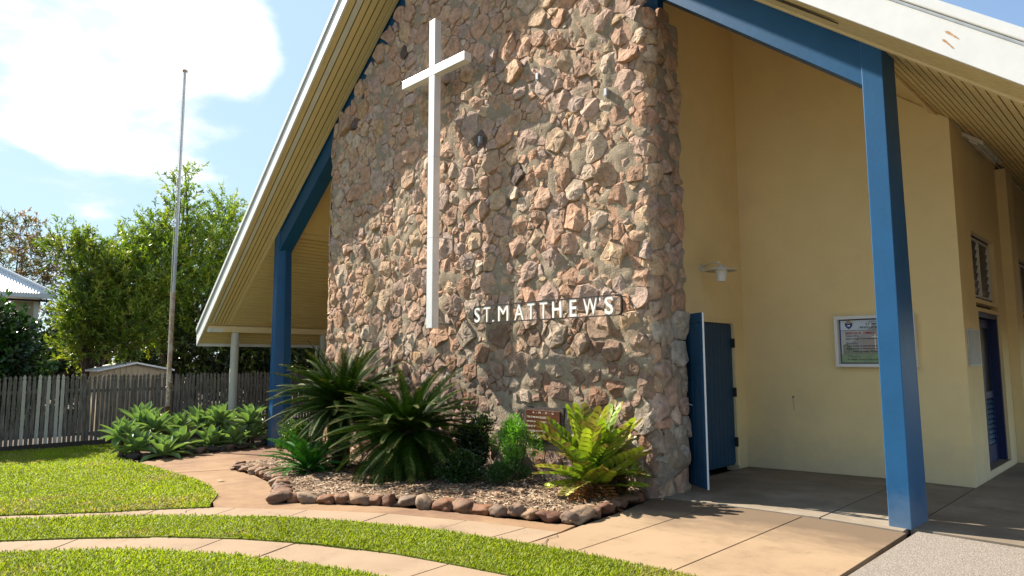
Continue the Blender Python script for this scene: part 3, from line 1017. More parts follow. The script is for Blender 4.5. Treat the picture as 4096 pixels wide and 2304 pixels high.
# ---- portal posts and rafters --------------------------------------------------
def post_section(cx, side, depth, bulge):
    """flat front and outer side, inner side bent outwards; side = +1 when the outer side looks to +X"""
    P = [(-0.098, 0), (0.098, 0), (0.12, depth), (-0.098, depth), (-0.098 - bulge, depth * .5)]
    P = [(cx + side * x, 7.22 + y) for x, y in P]
    return P if side > 0 else P[::-1]


def post(cx, z0, side):
    lo = post_section(cx, side, 0.48, 0.06)
    hi = post_section(cx, side, 0.34, 0.05)
    V = MB().hexa([(x, y, z0) for x, y in lo], [(x, y, soff(x) + 0.03) for x, y in hi])
    return V.build('post', blue, church, bevel=0.006)


post(-2.06, 0.0, 1)
post(-15.43, gz(-15.43) - 0.01, -1)


def rafter(x0, x1):
    mb = MB()
    L_ = [(x0, soff(x0) - 0.51), (x1, soff(x1) - 0.51), (x1, soff(x1) + 0.02), (x0, soff(x0) + 0.02)]
    mb.prism([(x, 7.25, z) for x, z in L_], (0, 0.32, 0))
    return mb.build('rafter', blue, church, bevel=0.005)


rafter(-2.12, RX + 0.002)
rafter(-15.37, RX - 0.002)

# ---- roof --------------------------------------------------
roof = MB()
TH = 0.34
for xe, yf in ((EX_L, yfl), (EX_R, yfr)):
    a = [(xe, yf(xe) + 0.05, soff(xe) + 0.03), (RX, yf(RX) + 0.05, soff(RX) + 0.03), (RX, YB, soff(RX) + 0.03), (xe, YB, soff(xe) + 0.03)]
    roof.hexa([Vector(p) for p in a], [Vector(p) + Vector((0, 0, TH)) for p in a])
roof_o = roof.build('roof', metal_roof, church)
# dark backing above the open joints between the boards
bk = MB()
for xe, yf in ((EX_L, yfl), (EX_R, yfr)):
    a = [(xe, yf(xe) + 0.06, soff(xe) + 0.012), (RX, yf(RX) + 0.06, soff(RX) + 0.012), (RX, YB, soff(RX) + 0.012), (xe, YB, soff(xe) + 0.012)]
    bk.hexa([Vector(p) for p in a], [Vector(p) + Vector((0, 0, 0.012)) for p in a])
bk.build('joint_backing', groove_mat, roof_o)


def slope_strip(x0, x1, ya0, yb0, ya1, yb1, dz0, dz1):
    """board under the roof slope: from x0 (y ya0..yb0) to x1 (ya1..yb1), offsets below the soffit plane"""
    lo = [(x0, ya0, soff(x0) + dz0), (x0, yb0, soff(x0) + dz0), (x1, yb1, soff(x1) + dz0), (x1, ya1, soff(x1) + dz0)]
    hi = [(x, y, z - dz0 + dz1) for x, y, z in lo]
    return MB().hexa(lo, hi)


for xe, yf, side in ((EX_L, yfl, -1), (EX_R, yfr, 1)):
    # fascia and capping
    rx = RX + side * 0.001
    lo = [(xe, yf(xe), soff(xe) - 0.06), (rx, yf(rx), soff(rx) - 0.06), (rx, yf(rx) + 0.045, soff(rx) - 0.06), (xe, yf(xe) + 0.045, soff(xe) - 0.06)]
    fa = MB().hexa(lo, [(x, y, z + 0.36) for x, y, z in lo]).build('fascia', white_paint, roof_o, bevel=0.004)
    lo = [(xe, yf(xe) - 0.03, soff(xe) + 0.305), (rx, yf(rx) - 0.03, soff(rx) + 0.305), (rx, yf(rx) + 0.12, soff(rx) + 0.305), (xe, yf(xe) + 0.12, soff(xe) + 0.305)]
    MB().hexa(lo, [(x, y, z + 0.115) for x, y, z in lo]).build('barge_capping', white_paint, roof_o, bevel=0.012)
    # grey moulding along the groove under the capping
    lo = [(xe, yf(xe) - 0.012, soff(xe) + 0.27), (rx, yf(rx) - 0.012, soff(rx) + 0.27), (rx, yf(rx) - 0.001, soff(rx) + 0.27), (xe, yf(xe) - 0.001, soff(xe) + 0.27)]
    MB().hexa(lo, [(x, y, z + 0.02) for x, y, z in lo]).build('moulding', steel, roof_o)
    # boards of the front overhang
    nb = 6
    xb = xe + (0.68 if side < 0 else -0.68)
    for k in range(nb):
        f0, f1 = k / nb, (k + 1) / nb
        Y = lambda x, f: (yf(x) + 0.05) + (7.13 - yf(x) - 0.05) * f
        slope_strip(xb, rx, Y(xb, f0) + 0.010, Y(xb, f1) - 0.011, Y(rx, f0) + 0.013, Y(rx, f1) - 0.014, -0.022, 0.006).build(
            'soffit_board', offwhite if (k == 1 and side < 0) else board_paint, roof_o)
    # trim along the portal
    slope_strip(xb, rx, 7.13, 7.215, 7.13, 7.215, -0.045, 0.0).build('trim', cream_trim, roof_o, bevel=0.004)
    # boards along the sides, running front to back
    xin = -15.36 if side < 0 else -2.13
    x = xin
    step = 0.0905
    i = 0
    while (x > EX_L + 0.05) if side < 0 else (x < EX_R - 0.05):
        x2 = x + side * (step - (0.024 if side < 0 else 0.017))
        y0 = 7.225 if (x2 > xb if side < 0 else x2 < xb) else yf(x2) + 0.05
        lo = [(x, y0, soff(x) - 0.024), (x2, y0, soff(x2) - 0.024), (x2, 22, soff(x2) - 0.024), (x, 22, soff(x) - 0.024)]
        MB().hexa(lo, [(a, b, c_ + 0.030) for a, b, c_ in lo]).build('soffit_board', board_paint, roof_o)
        x += side * step
        i += 1
    # inner ceiling lining, painted flat, with its edge trim
    lo = [(xin + (0.09 if side < 0 else -0.09), 7.57, soff(xin) - 0.02), (rx, 7.57, soff(rx) - 0.02), (rx, 22, soff(rx) - 0.02), (xin + (0.09 if side < 0 else -0.09), 22, soff(xin) - 0.02)]
    lo = [(a, b, soff(a) - 0.02) for a, b, _ in lo]
    MB().hexa(lo, [(a, b, c_ + 0.02) for a, b, c_ in lo]).build('ceiling', cream, roof_o)
    xt = xin + (0.0 if side < 0 else 0.0)
    lo = [(xt, 7.575, soff(xt) - 0.07), (xt - side * 0.09, 7.575, soff(xt - side * 0.09) - 0.07), (xt - side * 0.09, 22, soff(xt - side * 0.09) - 0.07), (xt, 22, soff(xt) - 0.07)]
    MB().hexa(lo, [(a, b, soff(a) - 0.002) for a, b, _ in lo]).build('trim', cream_trim, roof_o)
    # eave board
    xs_ = (xe - 0.02, xe + 0.025) if side < 0 else (xe - 0.025, xe + 0.02)
    MB().box((xs_[0], yf(xe) + 0.047, soff(xe) - 0.06), (xs_[1], YB, soff(xe) + 0.30)).build('eave_board', white_paint, roof_o)
    # eave beam on round columns
    xbm = xe + (0.57 if side < 0 else -0.57)
    xa, xb2 = xbm - 0.02, xbm + 0.17
    if side > 0: xa, xb2 = xbm - 0.17, xbm + 0.02
    MB().box((xa, yf(xe) + 0.06, 2.345), (xb2, 22, soff(xbm) + 0.0)).build('eave_beam', cream_trim, church, bevel=0.006)
    sx = xbm - side * 0.09
    MB().box((xa - 0.004, yf(xe) + 0.055, 2.341), (xb2 + 0.004, 7.0, soff(xbm) - 0.06)).build('beam_end', offwhite, church)
    if side < 0:
        for cy in (7.36, 9.97):
            g = gz(sx) - 0.05
            MB().tube([(sx, cy, g), (sx, cy, 2.34)], 0.105, 24).build('column', grey_col, church, smooth=False)
        MB().tube([(sx, 9.77, 2.02), (sx, 9.74, 1.7), (sx, 9.87, 1.45), (sx, 9.87, gz(sx))], 0.04, 10).build('downpipe', grey_col, church)

# rust streaks on the right fascia
rustm = M('rust_streak', (0.42, 0.20, 0.08), (0.62, 0.45, 0.30), 25, 0.8)
for P in ([(-1.235, 4.335), (-1.21, 4.325), (-1.14, 4.235), (-1.147, 4.23), (-1.20, 4.285), (-1.23, 4.315)], [(-1.26, 4.27), (-1.24, 4.262), (-1.18, 4.165), (-1.187, 4.16), (-1.235, 4.23), (-1.255, 4.25)]):
    me = mesh('rust_streak', [Vector((x, yfr(x) - 0.0015, z)) - wl(roof_o) for x, z in P], [tuple(range(len(P)))], rustm)
    link_mesh('rust_streak', me, roof_o)

# battered corner of the right fascia: split strip of timber hanging loose
MB().hexa([(-3.2, 6.66, soff(-3.2) - .05), (-2.25, 6.70, soff(-2.25) - .06), (-2.2, 6.75, soff(-2.2) - .05), (-3.2, 6.72, soff(-3.2) - .05)], [(-3.2, 6.66, soff(-3.2) - .025), (-2.25, 6.70, soff(-2.25) - .04), (-2.2, 6.75, soff(-2.2) - .035), (-3.2, 6.72, soff(-3.2) - .025)]).build('split_timber', bark, roof_o)

# ---- rendered walls --------------------------------------------------
XI, XO, YN = -4.97, -2.0, 10.10
w = MB()
w.hexa([(XI, YN, -0.1), (XO, YN, -0.1), (XO, YN + 0.22, -0.1), (XI, YN + 0.22, -0.1)], [(XI, YN, soff(XI) - .03), (XO, YN, soff(XO) - .03), (XO, YN + 0.22, soff(XO) - .03), (XI, YN + 0.22, soff(XI) - .03)])
w.build('wall', cream, church)
# door wall with its opening (y 7.98 .. 9.80, to z 2.2)
DY0, DY1, DZ = 7.98, 9.80, 2.21
w = MB()
zt = soff(XI) - 0.03
for (ya, yb, za, zb) in ((7.3, DY0, -.1, zt), (DY1, YN, -.1, zt), (DY0, DY1, DZ, zt)):
    w.box((XI - 0.2, ya, za), (XI, yb, zb))
w.build('wall', cream, church)
# left side of the front, mirrored
XIL, XOL = -12.3, -15.38
w = MB()
w.hexa([(XOL, YN, gz(XOL) - .1), (XIL, YN, gz(XOL) - .1), (XIL, YN + 0.22, gz(XOL) - .1), (XOL, YN + 0.22, gz(XOL) - .1)],
       [(XOL, YN, soff(XOL) - .03), (XIL, YN, soff(XIL) - .03), (XIL, YN + 0.22, soff(XIL) - .03), (XOL, YN + 0.22, soff(XOL) - .03)])
w.box((XIL, 7.67, gz(XIL) - .1), (XIL + 0.2, YN, soff(XIL) - .03))
w.box((XOL, YN + 0.22, gz(XOL) - .1), (XOL + 0.2, YB - .5, soff(XOL) - .03))
w.hexa([(XOL + .2, YB - .5, -0.5), (XO - .22, YB - .5, -0.5), (XO - .22, YB - .3, -0.5), (XOL + .2, YB - .3, -0.5)],
       [(XOL + .2, YB - .5, 4.5), (XO - .22, YB - .5, 4.5), (XO - .22, YB - .3, 4.5), (XOL + .2, YB - .3, 4.5)])
w.build('wall', cream, church)
# interior floor near black, its colour standing in for the unlit room
MB().box((-12, 8.0, -0.05), (XI - 0.21, 16, 0.0)).build('interior_floor', interior_dark, church)

# side wall with doors and windows
SIDE_ZT = soff(XO) - 0.03
ops = [(11.0, 12.5, 0.10, 2.26), (10.9, 12.42, 2.31, 2.375), (10.9, 12.42, 2.43, 3.37), (14.3, 15.9, 0.10, 2.26), (14.3, 15.9, 2.31, 2.375), (14.3, 15.9, 2.43, 3.37)]


def side_wall():
    ys = sorted({YN + 0.22, 26.0} | {o[0] for o in ops} | {o[1] for o in ops})
    w = MB()
    for a, b in zip(ys[:-1], ys[1:]):
        mid = (a + b) / 2
        hs = sorted([(o[2], o[3]) for o in ops if o[0] <= mid <= o[1]])
        z = -0.1
        for h0, h1 in hs:
            if h0 > z: w.box((XO - 0.22, a, z), (XO, b, h0))
            z = max(z, h1)
        w.box((XO - 0.22, a, z), (XO, b, SIDE_ZT))
    return w.build('wall', cream, church)


side_wall()
for y0 in (13.0, 16.4, 19.8):
    MB().box((XO + 0.001, y0, -0.02), (XO + 0.14, y0 + 0.55, soff(XO + 0.14) - 0.03)).build('pilaster', cream, church)
for y0, y1 in ((10.9, 12.42), (14.3, 15.9)):
    wi = MB()
    fx0, fx1 = XO - 0.13, XO - 0.07
    for (a, b, c_, d) in ((y0, y0 + 0.05, 2.43, 3.37), (y1 - 0.05, y1, 2.43, 3.37), (y0 + .05, y1 - .05, 2.43, 2.48), (y0 + .05, y1 - .05, 3.32, 3.37)):
        wi.box((fx0, a, c_), (fx1, b, d))
    wn = wi.build('window', navy, church)
    fr = MB()
    ym = (y0 + y1) / 2
    for (a, b, c_, d) in ((y0 + .05, y0 + .07, 2.48, 3.32), (y1 - .07, y1 - .05, 2.48, 3.32), (ym - .012, ym + .012, 2.48, 3.32), (y0 + .07, ym - .012, 2.48, 2.5), (ym + .012, y1 - .07, 2.48, 2.5),
                          (y0 + .07, ym - .012, 3.3, 3.32), (ym + .012, y1 - .07, 3.3, 3.32)):
        fr.box((fx0 + .01, a, c_), (fx1 + .012, b, d))
    fr.build('frame', offwhite, wn)
    for a, b in ((y0 + .07, ym - .012), (ym + .012, y1 - .07)):
        for q in range(7):
            z = 2.505 + q * 0.113
            MB().hexa([(fx0 + .015, a, z), (fx0 + .022, a, z), (fx0 + .022, b, z), (fx0 + .015, b, z)], [(fx0 + .045, a, z + .11), (fx0 + .05, a, z + .11), (fx0 + .05, b, z + .11), (fx0 + .045, b, z + .11)]).build('pane', glass, wn)
    MB().box((XO - 0.2, y0, 2.312), (XO - 0.1, y1, 2.372)).build('vent_slot', interior_dark, church)
for y0, y1 in ((11.0, 12.5), (14.3, 15.9)):
    d = MB()
    for (a, b, c_, e) in ((y0, y0 + .07, .1, 2.26), (y1 - .07, y1, .1, 2.26), (y0 + .07, y1 - .07, 2.19, 2.26)):
        d.box((XO - 0.2, a, c_), (XO - 0.04, b, e))
    dr = d.build('door', navy, church)
    ym = (y0 + y1) / 2
    for a, b in ((y0 + .07, ym - .004), (ym + .004, y1 - .07)):
        lf = MB()
        for (p, q, r, s_) in ((a, a + .1, .105, 2.18), (b - .1, b, .105, 2.18), (a + .1, b - .1, .105, .35), (a + .1, b - .1, 2.06, 2.18), (a + .1, b - .1, 1.02, 1.12)):
            lf.box((XO - 0.175, p, r), (XO - 0.135, q, s_))
        lf.build('leaf', navy, dr)
        MB().box((XO - 0.16, a + .1, 1.12), (XO - 0.15, b - .1, 2.06)).build('pane', glass, dr)
        for q in range(9):
            z = .36 + q * 0.073
            MB().hexa([(XO - .168, a + .1, z + .05), (XO - .16, a + .1, z + .055), (XO - .16, b - .1, z + .055), (XO - .168, b - .1, z + .05)],
                      [(XO - .142, a + .1, z), (XO - .134, a + .1, z + .006), (XO - .134, b - .1, z + .006), (XO - .142, b - .1, z)]).build('slat', dark_blue, dr)
    MB().box((XO - 0.215, y0, 0.09), (XO - 0.005, y1, 0.103)).build('threshold', conc_grey, church)
MB().box((XO - 0.8, YN + .3, -0.05), (XO - 0.3, 26 - .6, 0.0)).build('interior_floor', interior_dark, church)
MB().box((XO - 0.9, YN + .25, 0), (XO - 0.85, 25, 4.6)).build('interior_wall', interior_dark, church)

# ---- main doors: cream frame, closed leaf, open leaf --------------------------------------------------
fr = MB()
for (a, b, c_, d) in ((DY0, DY0 + .06, 0, DZ), (DY1 - .06, DY1, 0, DZ), (DY0 + .06, DY1 - .06, DZ - .06, DZ)):
    fr.box((XI - 0.17, a, c_), (XI + 0.02, b, d))
dframe = fr.build('door_frame', cream_trim, church, bevel=0.004)
closed = MB().box((XI - 0.075, 8.90, 0.012), (XI - 0.03, DY1 - .064, DZ - .064)).build('door', dark_blue, church, bevel=0.003)
for k in range(7):
    y = 8.92 + k * 0.118
    MB().box((XI - 0.032, y + .004, 0.03), (XI - 0.022, y + .116, DZ - .09)).build('plank', dark_blue, closed, bevel=0.003)
for z in (0.35, 1.1, 1.85):
    MB().box((XI - 0.03, DY1 - .075, z - .07), (XI + 0.03, DY1 - .05, z + .07)).build('hinge', black_iron, closed)
# open leaf, swung out past the stone wall
hx, hy, tx_, ty_ = XI + 0.03, 8.02, -4.30, 7.62
dv = Vector((tx_ - hx, ty_ - hy, 0)).normalized(); nv = Vector((dv.y, -dv.x, 0))     # outer normal towards -y/+x
if nv.y > 0: nv = -nv


def leaf_box(mb, s0, s1, n0, n1, z0, z1):
    P = []
    for s_, n_ in ((s0, n0), (s1, n0), (s1, n1), (s0, n1)):
        p = Vector((hx, hy, 0)) + dv * s_ + nv * n_
        P.append(p)
    mb.hexa([(p.x, p.y, z0) for p in P], [(p.x, p.y, z1) for p in P])
    return mb


LW = 0.79
opend = leaf_box(MB(), 0, LW, -0.02, 0.022, 0.015, 2.19).build('door', dark_blue, church, bevel=0.002)
for k in range(6):
    s0 = 0.03 + k * 0.125
    leaf_box(MB(), s0 + .003, s0 + .122, 0.022, 0.031, 0.03, 2.05).build('plank', dark_blue, opend, bevel=0.003)
leaf_box(MB(), 0.02, LW - .01, 0.022, 0.034, 2.07, 2.18).build('rail', dark_blue, opend, bevel=0.003)
leaf_box(MB(), LW + .0005, LW + .005, -0.012, 0.010, 0.013, 2.188).build('edge_strip', white_paint, opend)
p0 = Vector((hx, hy, 0)) + dv * 0.55 + nv * 0.05
MB().tube([(p0.x, p0.y, 1.02), (p0.x - .08, p0.y - .06, 1.06), (p0.x - .28, p0.y - .10, 1.10)], 0.006, 6).build('door_hook', steel, opend)

# ================================================================== THINGS ON THE WALLS
def text_mesh(body, size, mat, extrude=0.0, align='LEFT', space=1.0, bold=0.0):
    cu = bpy.data.curves.new('text', 'FONT')
    cu.body = body; cu.size = size; cu.extrude = extrude; cu.align_x = align
    cu.space_character = space; cu.resolution_u = 3
    cu.offset = bold
    ob = bpy.data.objects.new('text', cu)
    COL.objects.link(ob)
    dg = bpy.context.evaluated_depsgraph_get()
    me = bpy.data.meshes.new_from_object(ob.evaluated_get(dg))
    bpy.data.objects.remove(ob, do_unlink=True); bpy.data.curves.remove(cu)
    me.materials.clear(); me.materials.append(mat)
    return me


def fit_text(me, w=None, h=None):
    xs = [v.co.x for v in me.vertices]; ys = [v.co.y for v in me.vertices]
    x0, x1, y0, y1 = min(xs), max(xs), min(ys), max(ys)
    kx = w / (x1 - x0) if w else 1; ky = h / (y1 - y0) if h else (kx if w else 1)
    if not w: kx = ky
    for v in me.vertices:
        v.co.x = (v.co.x - x0) * kx; v.co.y = (v.co.y - y0) * ky
    return (x1 - x0) * kx, (y1 - y0) * ky


UP = (math.pi / 2, 0, 0)      # text upright facing -Y

# ---- cross --------------------------------------------------
CX, CY0, CY1 = -8.56, 6.60, 6.735
cross = empty('cross', (CX, 6.66, 2.11), 'tall slim white metal cross standing off the stone wall', 'cross')
MB().box((CX - 0.075, CY0, 2.11), (CX + 0.075, CY1, 7.31)).build('upright', alu, cross, bevel=0.004)
MB().box((CX - 0.84, CY0 - 0.004, 6.335), (CX + 0.84, CY1 + 0.004, 6.48)).build('crossarm', alu, cross, bevel=0.004)
for z in (2.2, 3.6, 4.95, 7.1):
    MB().tube([(CX + 0.05, CY1 - .01, z), (CX + 0.05, 7.06, z)], 0.008, 8).build('standoff_rod', steel, cross)
for x in (CX - 0.75, CX + 0.75):
    MB().tube([(x, CY1, 6.39), (x, 7.06, 6.39)], 0.008, 8).build('standoff_rod', steel, cross)
for z in (3.58, 4.93):
    MB().box((CX - 0.0765, CY0 - .0015, z), (CX + 0.0765, CY1 + .0015, z + .004)).build('joint', steel, cross)

# ---- name sign --------------------------------------------------
SX0, SX1, SZ0, SZ1, SY = -7.64, -4.88, 2.145, 2.41, 6.75
sign = empty('name_sign', ((SX0 + SX1) / 2, SY, SZ0), "white raised lettering in rounded black iron frame on the stone wall", 'sign')


def rounded(x0, x1, z0, z1, r, n=6):
    P = []
    for cx_, cz_, a0 in ((x1 - r, z1 - r, 0), (x0 + r, z1 - r, 90), (x0 + r, z0 + r, 180), (x1 - r, z0 + r, 270)):
        for k in range(n + 1):
            a = math.radians(a0 + 90 * k / n)
            P.append((cx_ + r * math.cos(a), cz_ + r * math.sin(a)))
    return P


o_ = rounded(SX0, SX1, SZ0, SZ1, 0.06); i_ = rounded(SX0 + .015, SX1 - .015, SZ0 + .013, SZ1 - .013, 0.046)
n_ = len(o_)
V = [(x, SY - .022, z) for x, z in o_] + [(x, SY - .022, z) for x, z in i_] + [(x, SY + .02, z) for x, z in o_] + [(x, SY + .02, z) for x, z in i_]
F = []
for k in range(n_):
    j = (k + 1) % n_
    F += [(k, j, n_ + j, n_ + k), (2 * n_ + j, 2 * n_ + k, 3 * n_ + k, 3 * n_ + j), (j, k, 2 * n_ + k, 2 * n_ + j), (n_ + k, n_ + j, 3 * n_ + j, 3 * n_ + k)]
MB().add(V, F).build('frame', black_iron, sign)
letters = "ST. MATTHEW'S"
LH = SZ1 - SZ0 - 0.036
adv = {'S': .150, 'T': .150, '.': .10, ' ': .0, 'M': .255, 'A': .225, 'H': .225, 'E': .205, 'W': .255, "'": .045}
pos = [('S', -7.555), ('T', -7.335), ('.', -7.20), ('M', -6.985), ('A', -6.66), ('T', -6.425), ('T', -6.19), ('H', -5.945), ('E', -5.66), ('W', -5.375), ("'", -5.215), ('S', -5.075)]
for ch, cx_ in pos:
    me = text_mesh(ch, 0.3, letter_white, extrude=0.012, bold=0.0 if ch in 'MWA' else 0.0035)
    if ch == '.':
        ww, hh = fit_text(me, 0.03, 0.03); z = SZ0 + .012
    elif ch == "'":
        ww, hh = fit_text(me, 0.022, 0.05); z = SZ1 - .07
    else:
        ww, hh = fit_text(me, {'S': .135, 'T': .135, 'M': .21, 'A': .19, 'H': .165, 'E': .115, 'W': .225}[ch], LH); z = SZ0 + .018
    link_mesh('letter', me, sign, (cx_ - ww / 2, SY - .004, z), UP)
for x in (SX0 + .12, SX0 + 1.4, SX1 - .12):
    for z in (SZ0 + .012, SZ1 - .012):
        MB().tube([(x, SY + .018, z), (x, 7.05, z)], 0.006, 6).build('standoff_rod', black_iron, sign)

# ---- plaque --------------------------------------------------
pq = empty('plaque', (-6.43, 7.0, 0.48), 'brown bronze plaque with pale lettering low in the stone wall', 'plaque')
MB().box((-6.80, 6.985, 0.44), (-6.06, 7.05, 0.94)).build('surround', M('plaque_surround', (0.05, 0.043, 0.036), (0.09, 0.075, 0.06), 20, 0.95), pq)
MB().box((-6.75, 6.962, 0.485), (-6.11, 6.984, 0.895)).build('plate', bronze, pq, bevel=0.004)
plq = M('plaque_letter', (0.62, 0.55, 0.46))
for k, (t, x, wd) in enumerate((("A  -  M  -  D  -  G", -6.62, 0.40), ("THIS STONE WAS BLESSED BY", -6.73, 0.42), ("IAN SIXTH BISHOP OF NORTH QUEENSLAND", -6.73, 0.60),
                                ("AND SET BY", -6.73, 0.17), ("BRIGADIER E R NORTH", -6.73, 0.36), ("DIOCESAN CHANCELLOR", -6.73, 0.36))):
    me = text_mesh(t, 0.05, plq, extrude=0.001)
    fit_text(me, wd, 0.026)
    link_mesh('lettering', me, pq, (x, 6.9605, 0.848 - k * 0.064), UP)['kind'] = 'stuff'

# ---- noticeboard --------------------------------------------------
NX0, NX1, NZ0, NZ1 = -3.55, -2.53, 1.49, 2.205
nb = empty('noticeboard', ((NX0 + NX1) / 2, YN, NZ0), 'white framed glazed noticeboard with service times on the cream wall', 'noticeboard')
fb = MB()
for (a, b, c_, d) in ((NX0, NX0 + .045, NZ0, NZ1), (NX1 - .045, NX1, NZ0, NZ1), (NX0 + .045, NX1 - .045, NZ0, NZ0 + .045), (NX0 + .045, NX1 - .045, NZ1 - .045, NZ1)):
    fb.box((a, YN - .11, c_), (b, YN - .001, d))
fb.build('frame', white_paint, nb, bevel=0.003)
px0, px1, pz0, pz1 = NX0 + .05, NX1 - .05, NZ0 + .05, NZ1 - .05
yp = YN - .03
pan = MB().box((px0, yp, pz0), (px1, yp + .02, pz1)).build('poster', M('poster_edge', (0.03, 0.04, 0.22)), nb)


def sheet(name, P, y, mat, parent):
    me = mesh(name, [Vector((x, y, z)) - wl(parent) for x, z in P], [tuple(range(len(P)))], mat)
    return link_mesh(name, me, parent)


pw, ph = px1 - px0, pz1 - pz0
U = lambda u, v: (px0 + u * pw, pz0 + v * ph)
sheet('print_band', [U(.015, .76), U(.985, .76), U(.985, .985), U(.015, .985)], yp - .0015, M('print_sky', (0.50, 0.60, 0.70), (0.62, 0.68, 0.74), 6, 0.4), pan)
sheet('print_ground', [U(.015, .015), U(.985, .015), U(.985, .75), U(.015, .75)], yp - .0015, M('print_pale', (0.42, 0.44, 0.44), (0.52, 0.53, 0.52), 8, 0.4), pan)
sheet('print_roof', [U(.05, .33), U(.5, .88), U(.95, .33), U(.9, .33), U(.9, .22), U(.1, .22), U(.1, .33)], yp - .0025, M('print_roof', (0.33, 0.33, 0.33), (0.40, 0.40, 0.39), 10, 0.4), pan)
sheet('print_wall', [U(.33, .24), U(.33, .5), U(.5, .68), U(.66, .5), U(.66, .24)], yp - .0035, M('print_stone', (0.40, 0.36, 0.33), (0.30, 0.27, 0.25), 60, 0.4), pan)
sheet('print_shrubs', [U(.04, .20), U(.04, .42), U(.10, .46), U(.18, .34), U(.3, .26), U(.45, .30), U(.6, .25), U(.8, .33), U(.97, .4), U(.97, .20)], yp - .0045, M('print_shrub', (0.19, 0.22, 0.17), (0.28, 0.30, 0.25), 25, 0.4), pan)
sheet('print_lawn', [U(.015, .015), U(.985, .015), U(.985, .21), U(.015, .21)], yp - .0055, M('print_lawn', (0.20, 0.29, 0.16), (0.30, 0.38, 0.24), 12, 0.4), pan)
sheet('print_cross', [U(.494, .3), U(.506, .3), U(.506, .66), U(.494, .66)], yp - .0055, letter_white, pan)
sheet('print_cross_arm', [U(.45, .59), U(.55, .59), U(.55, .605), U(.45, .605)], yp - .0058, letter_white, pan)
ink = M('ink_black', (0.02, 0.02, 0.03)); red_ink = M('ink_red', (0.45, 0.02, 0.06)); grey_ink = M('ink_grey', (0.13, 0.15, 0.22)); crest_blue = M('crest_blue', (0.05, 0.07, 0.22)); crest_gold = M('crest_gold', (0.42, 0.30, 0.12))
for t, u, v, wd, hh, m_ in (("Anglican Church of Australia", .42, .925, .38, .030, grey_ink), ("ST MATTHEW'S", .38, .865, .42, .043, ink), ("ANGLICAN CHURCH", .29, .79, .56, .046, ink),
                            ("SERVICE TIMES", .08, .665, .42, .045, red_ink), ("Saturday", .085, .595, .2, .05, grey_ink), ("5pm Holy Communion", .085, .535, .45, .04, ink),
                            ("Sunday", .09, .425, .165, .05, grey_ink), ("7am Holy Communion", .09, .37, .44, .04, ink), ("9am Holy Communion", .09, .31, .44, .04, ink),
                            ("with Sunday School", .18, .25, .38, .04, ink), ("Thursday", .10, .13, .20, .05, grey_ink), ("9.30am Holy Communion", .10, .065, .50, .04, ink)):
    me = text_mesh(t, 0.05, m_, bold=0.0006)
    fit_text(me, wd * pw, hh * ph * 1.15)
    x, z = U(u, v)
    link_mesh('lettering', me, pan, (x, yp - .0075, z), UP)['kind'] = 'stuff'
sheet('crest_shield', [U(.08, .93), U(.115, .915), U(.15, .915), U(.195, .93), U(.19, .86), U(.165, .81), U(.137, .785), U(.11, .81), U(.085, .86)], yp - .0065, crest_blue, pan)
sheet('crest_mitre', [U(.095, .925), U(.10, .955), U(.137, .985), U(.175, .955), U(.18, .925)], yp - .0072, crest_gold, pan)
sheet('crest_charge', [U(.115, .875), U(.16, .875), U(.155, .855), U(.15, .835), U(.14, .855), U(.125, .84), U(.12, .86)], yp - .0072, letter_white, pan)
sheet('print_rule', [U(.02, .752), U(.98, .752), U(.98, .757), U(.02, .757)], yp - .0062, crest_blue, pan)
MB().box((NX1 - .028, YN - .116, NZ0 + .10), (NX1 - .016, YN - .109, NZ0 + .14)).build('lock', black_iron, nb)

# ---- wall lamp beside the doors --------------------------------------------------
def lathe(prof, c, n=28):
    V = []; F = []
    for (r, z) in prof:
        for k in range(n):
            a = 2 * math.pi * k / n
            V.append((c[0] + r * math.cos(a), c[1] + r * math.sin(a), c[2] + z))
    for i in range(len(prof) - 1):
        for k in range(n):
            F.append((i * n + k, i * n + (k + 1) % n, (i + 1) * n + (k + 1) % n, (i + 1) * n + k))
    return MB().add(V, F)


lc = (-4.60, 8.74, 2.86)
lamp = empty('wall_lamp', (XI, 8.86, 2.94), 'white disc shaded wall lamp on a bent arm above the doors', 'lamp')
MB().tube([(XI + .001, 8.86, 2.94), (XI + .03, 8.86, 2.94)], 0.055, 20).build('wall_plate', offwhite, lamp)
MB().tube([(XI + .03, 8.86, 2.95), (XI + .16, 8.82, 2.985), (lc[0] - .04, lc[1], 2.985), (lc[0], lc[1], 2.94)], 0.011, 8).build('arm', offwhite, lamp, smooth=True)
lathe([(0.0, .085), (0.03, .083), (0.05, .05), (0.215, 0.0), (0.217, -.008), (0.05, .03), (0.0, .035)], lc).build('shade', offwhite, lamp, smooth=True)
lathe([(0.0, .02), (0.085, .02), (0.088, .0), (0.062, -.155), (0.058, -.16), (0.0, -.16)], lc, 14).build('diffuser', crystal, lamp)

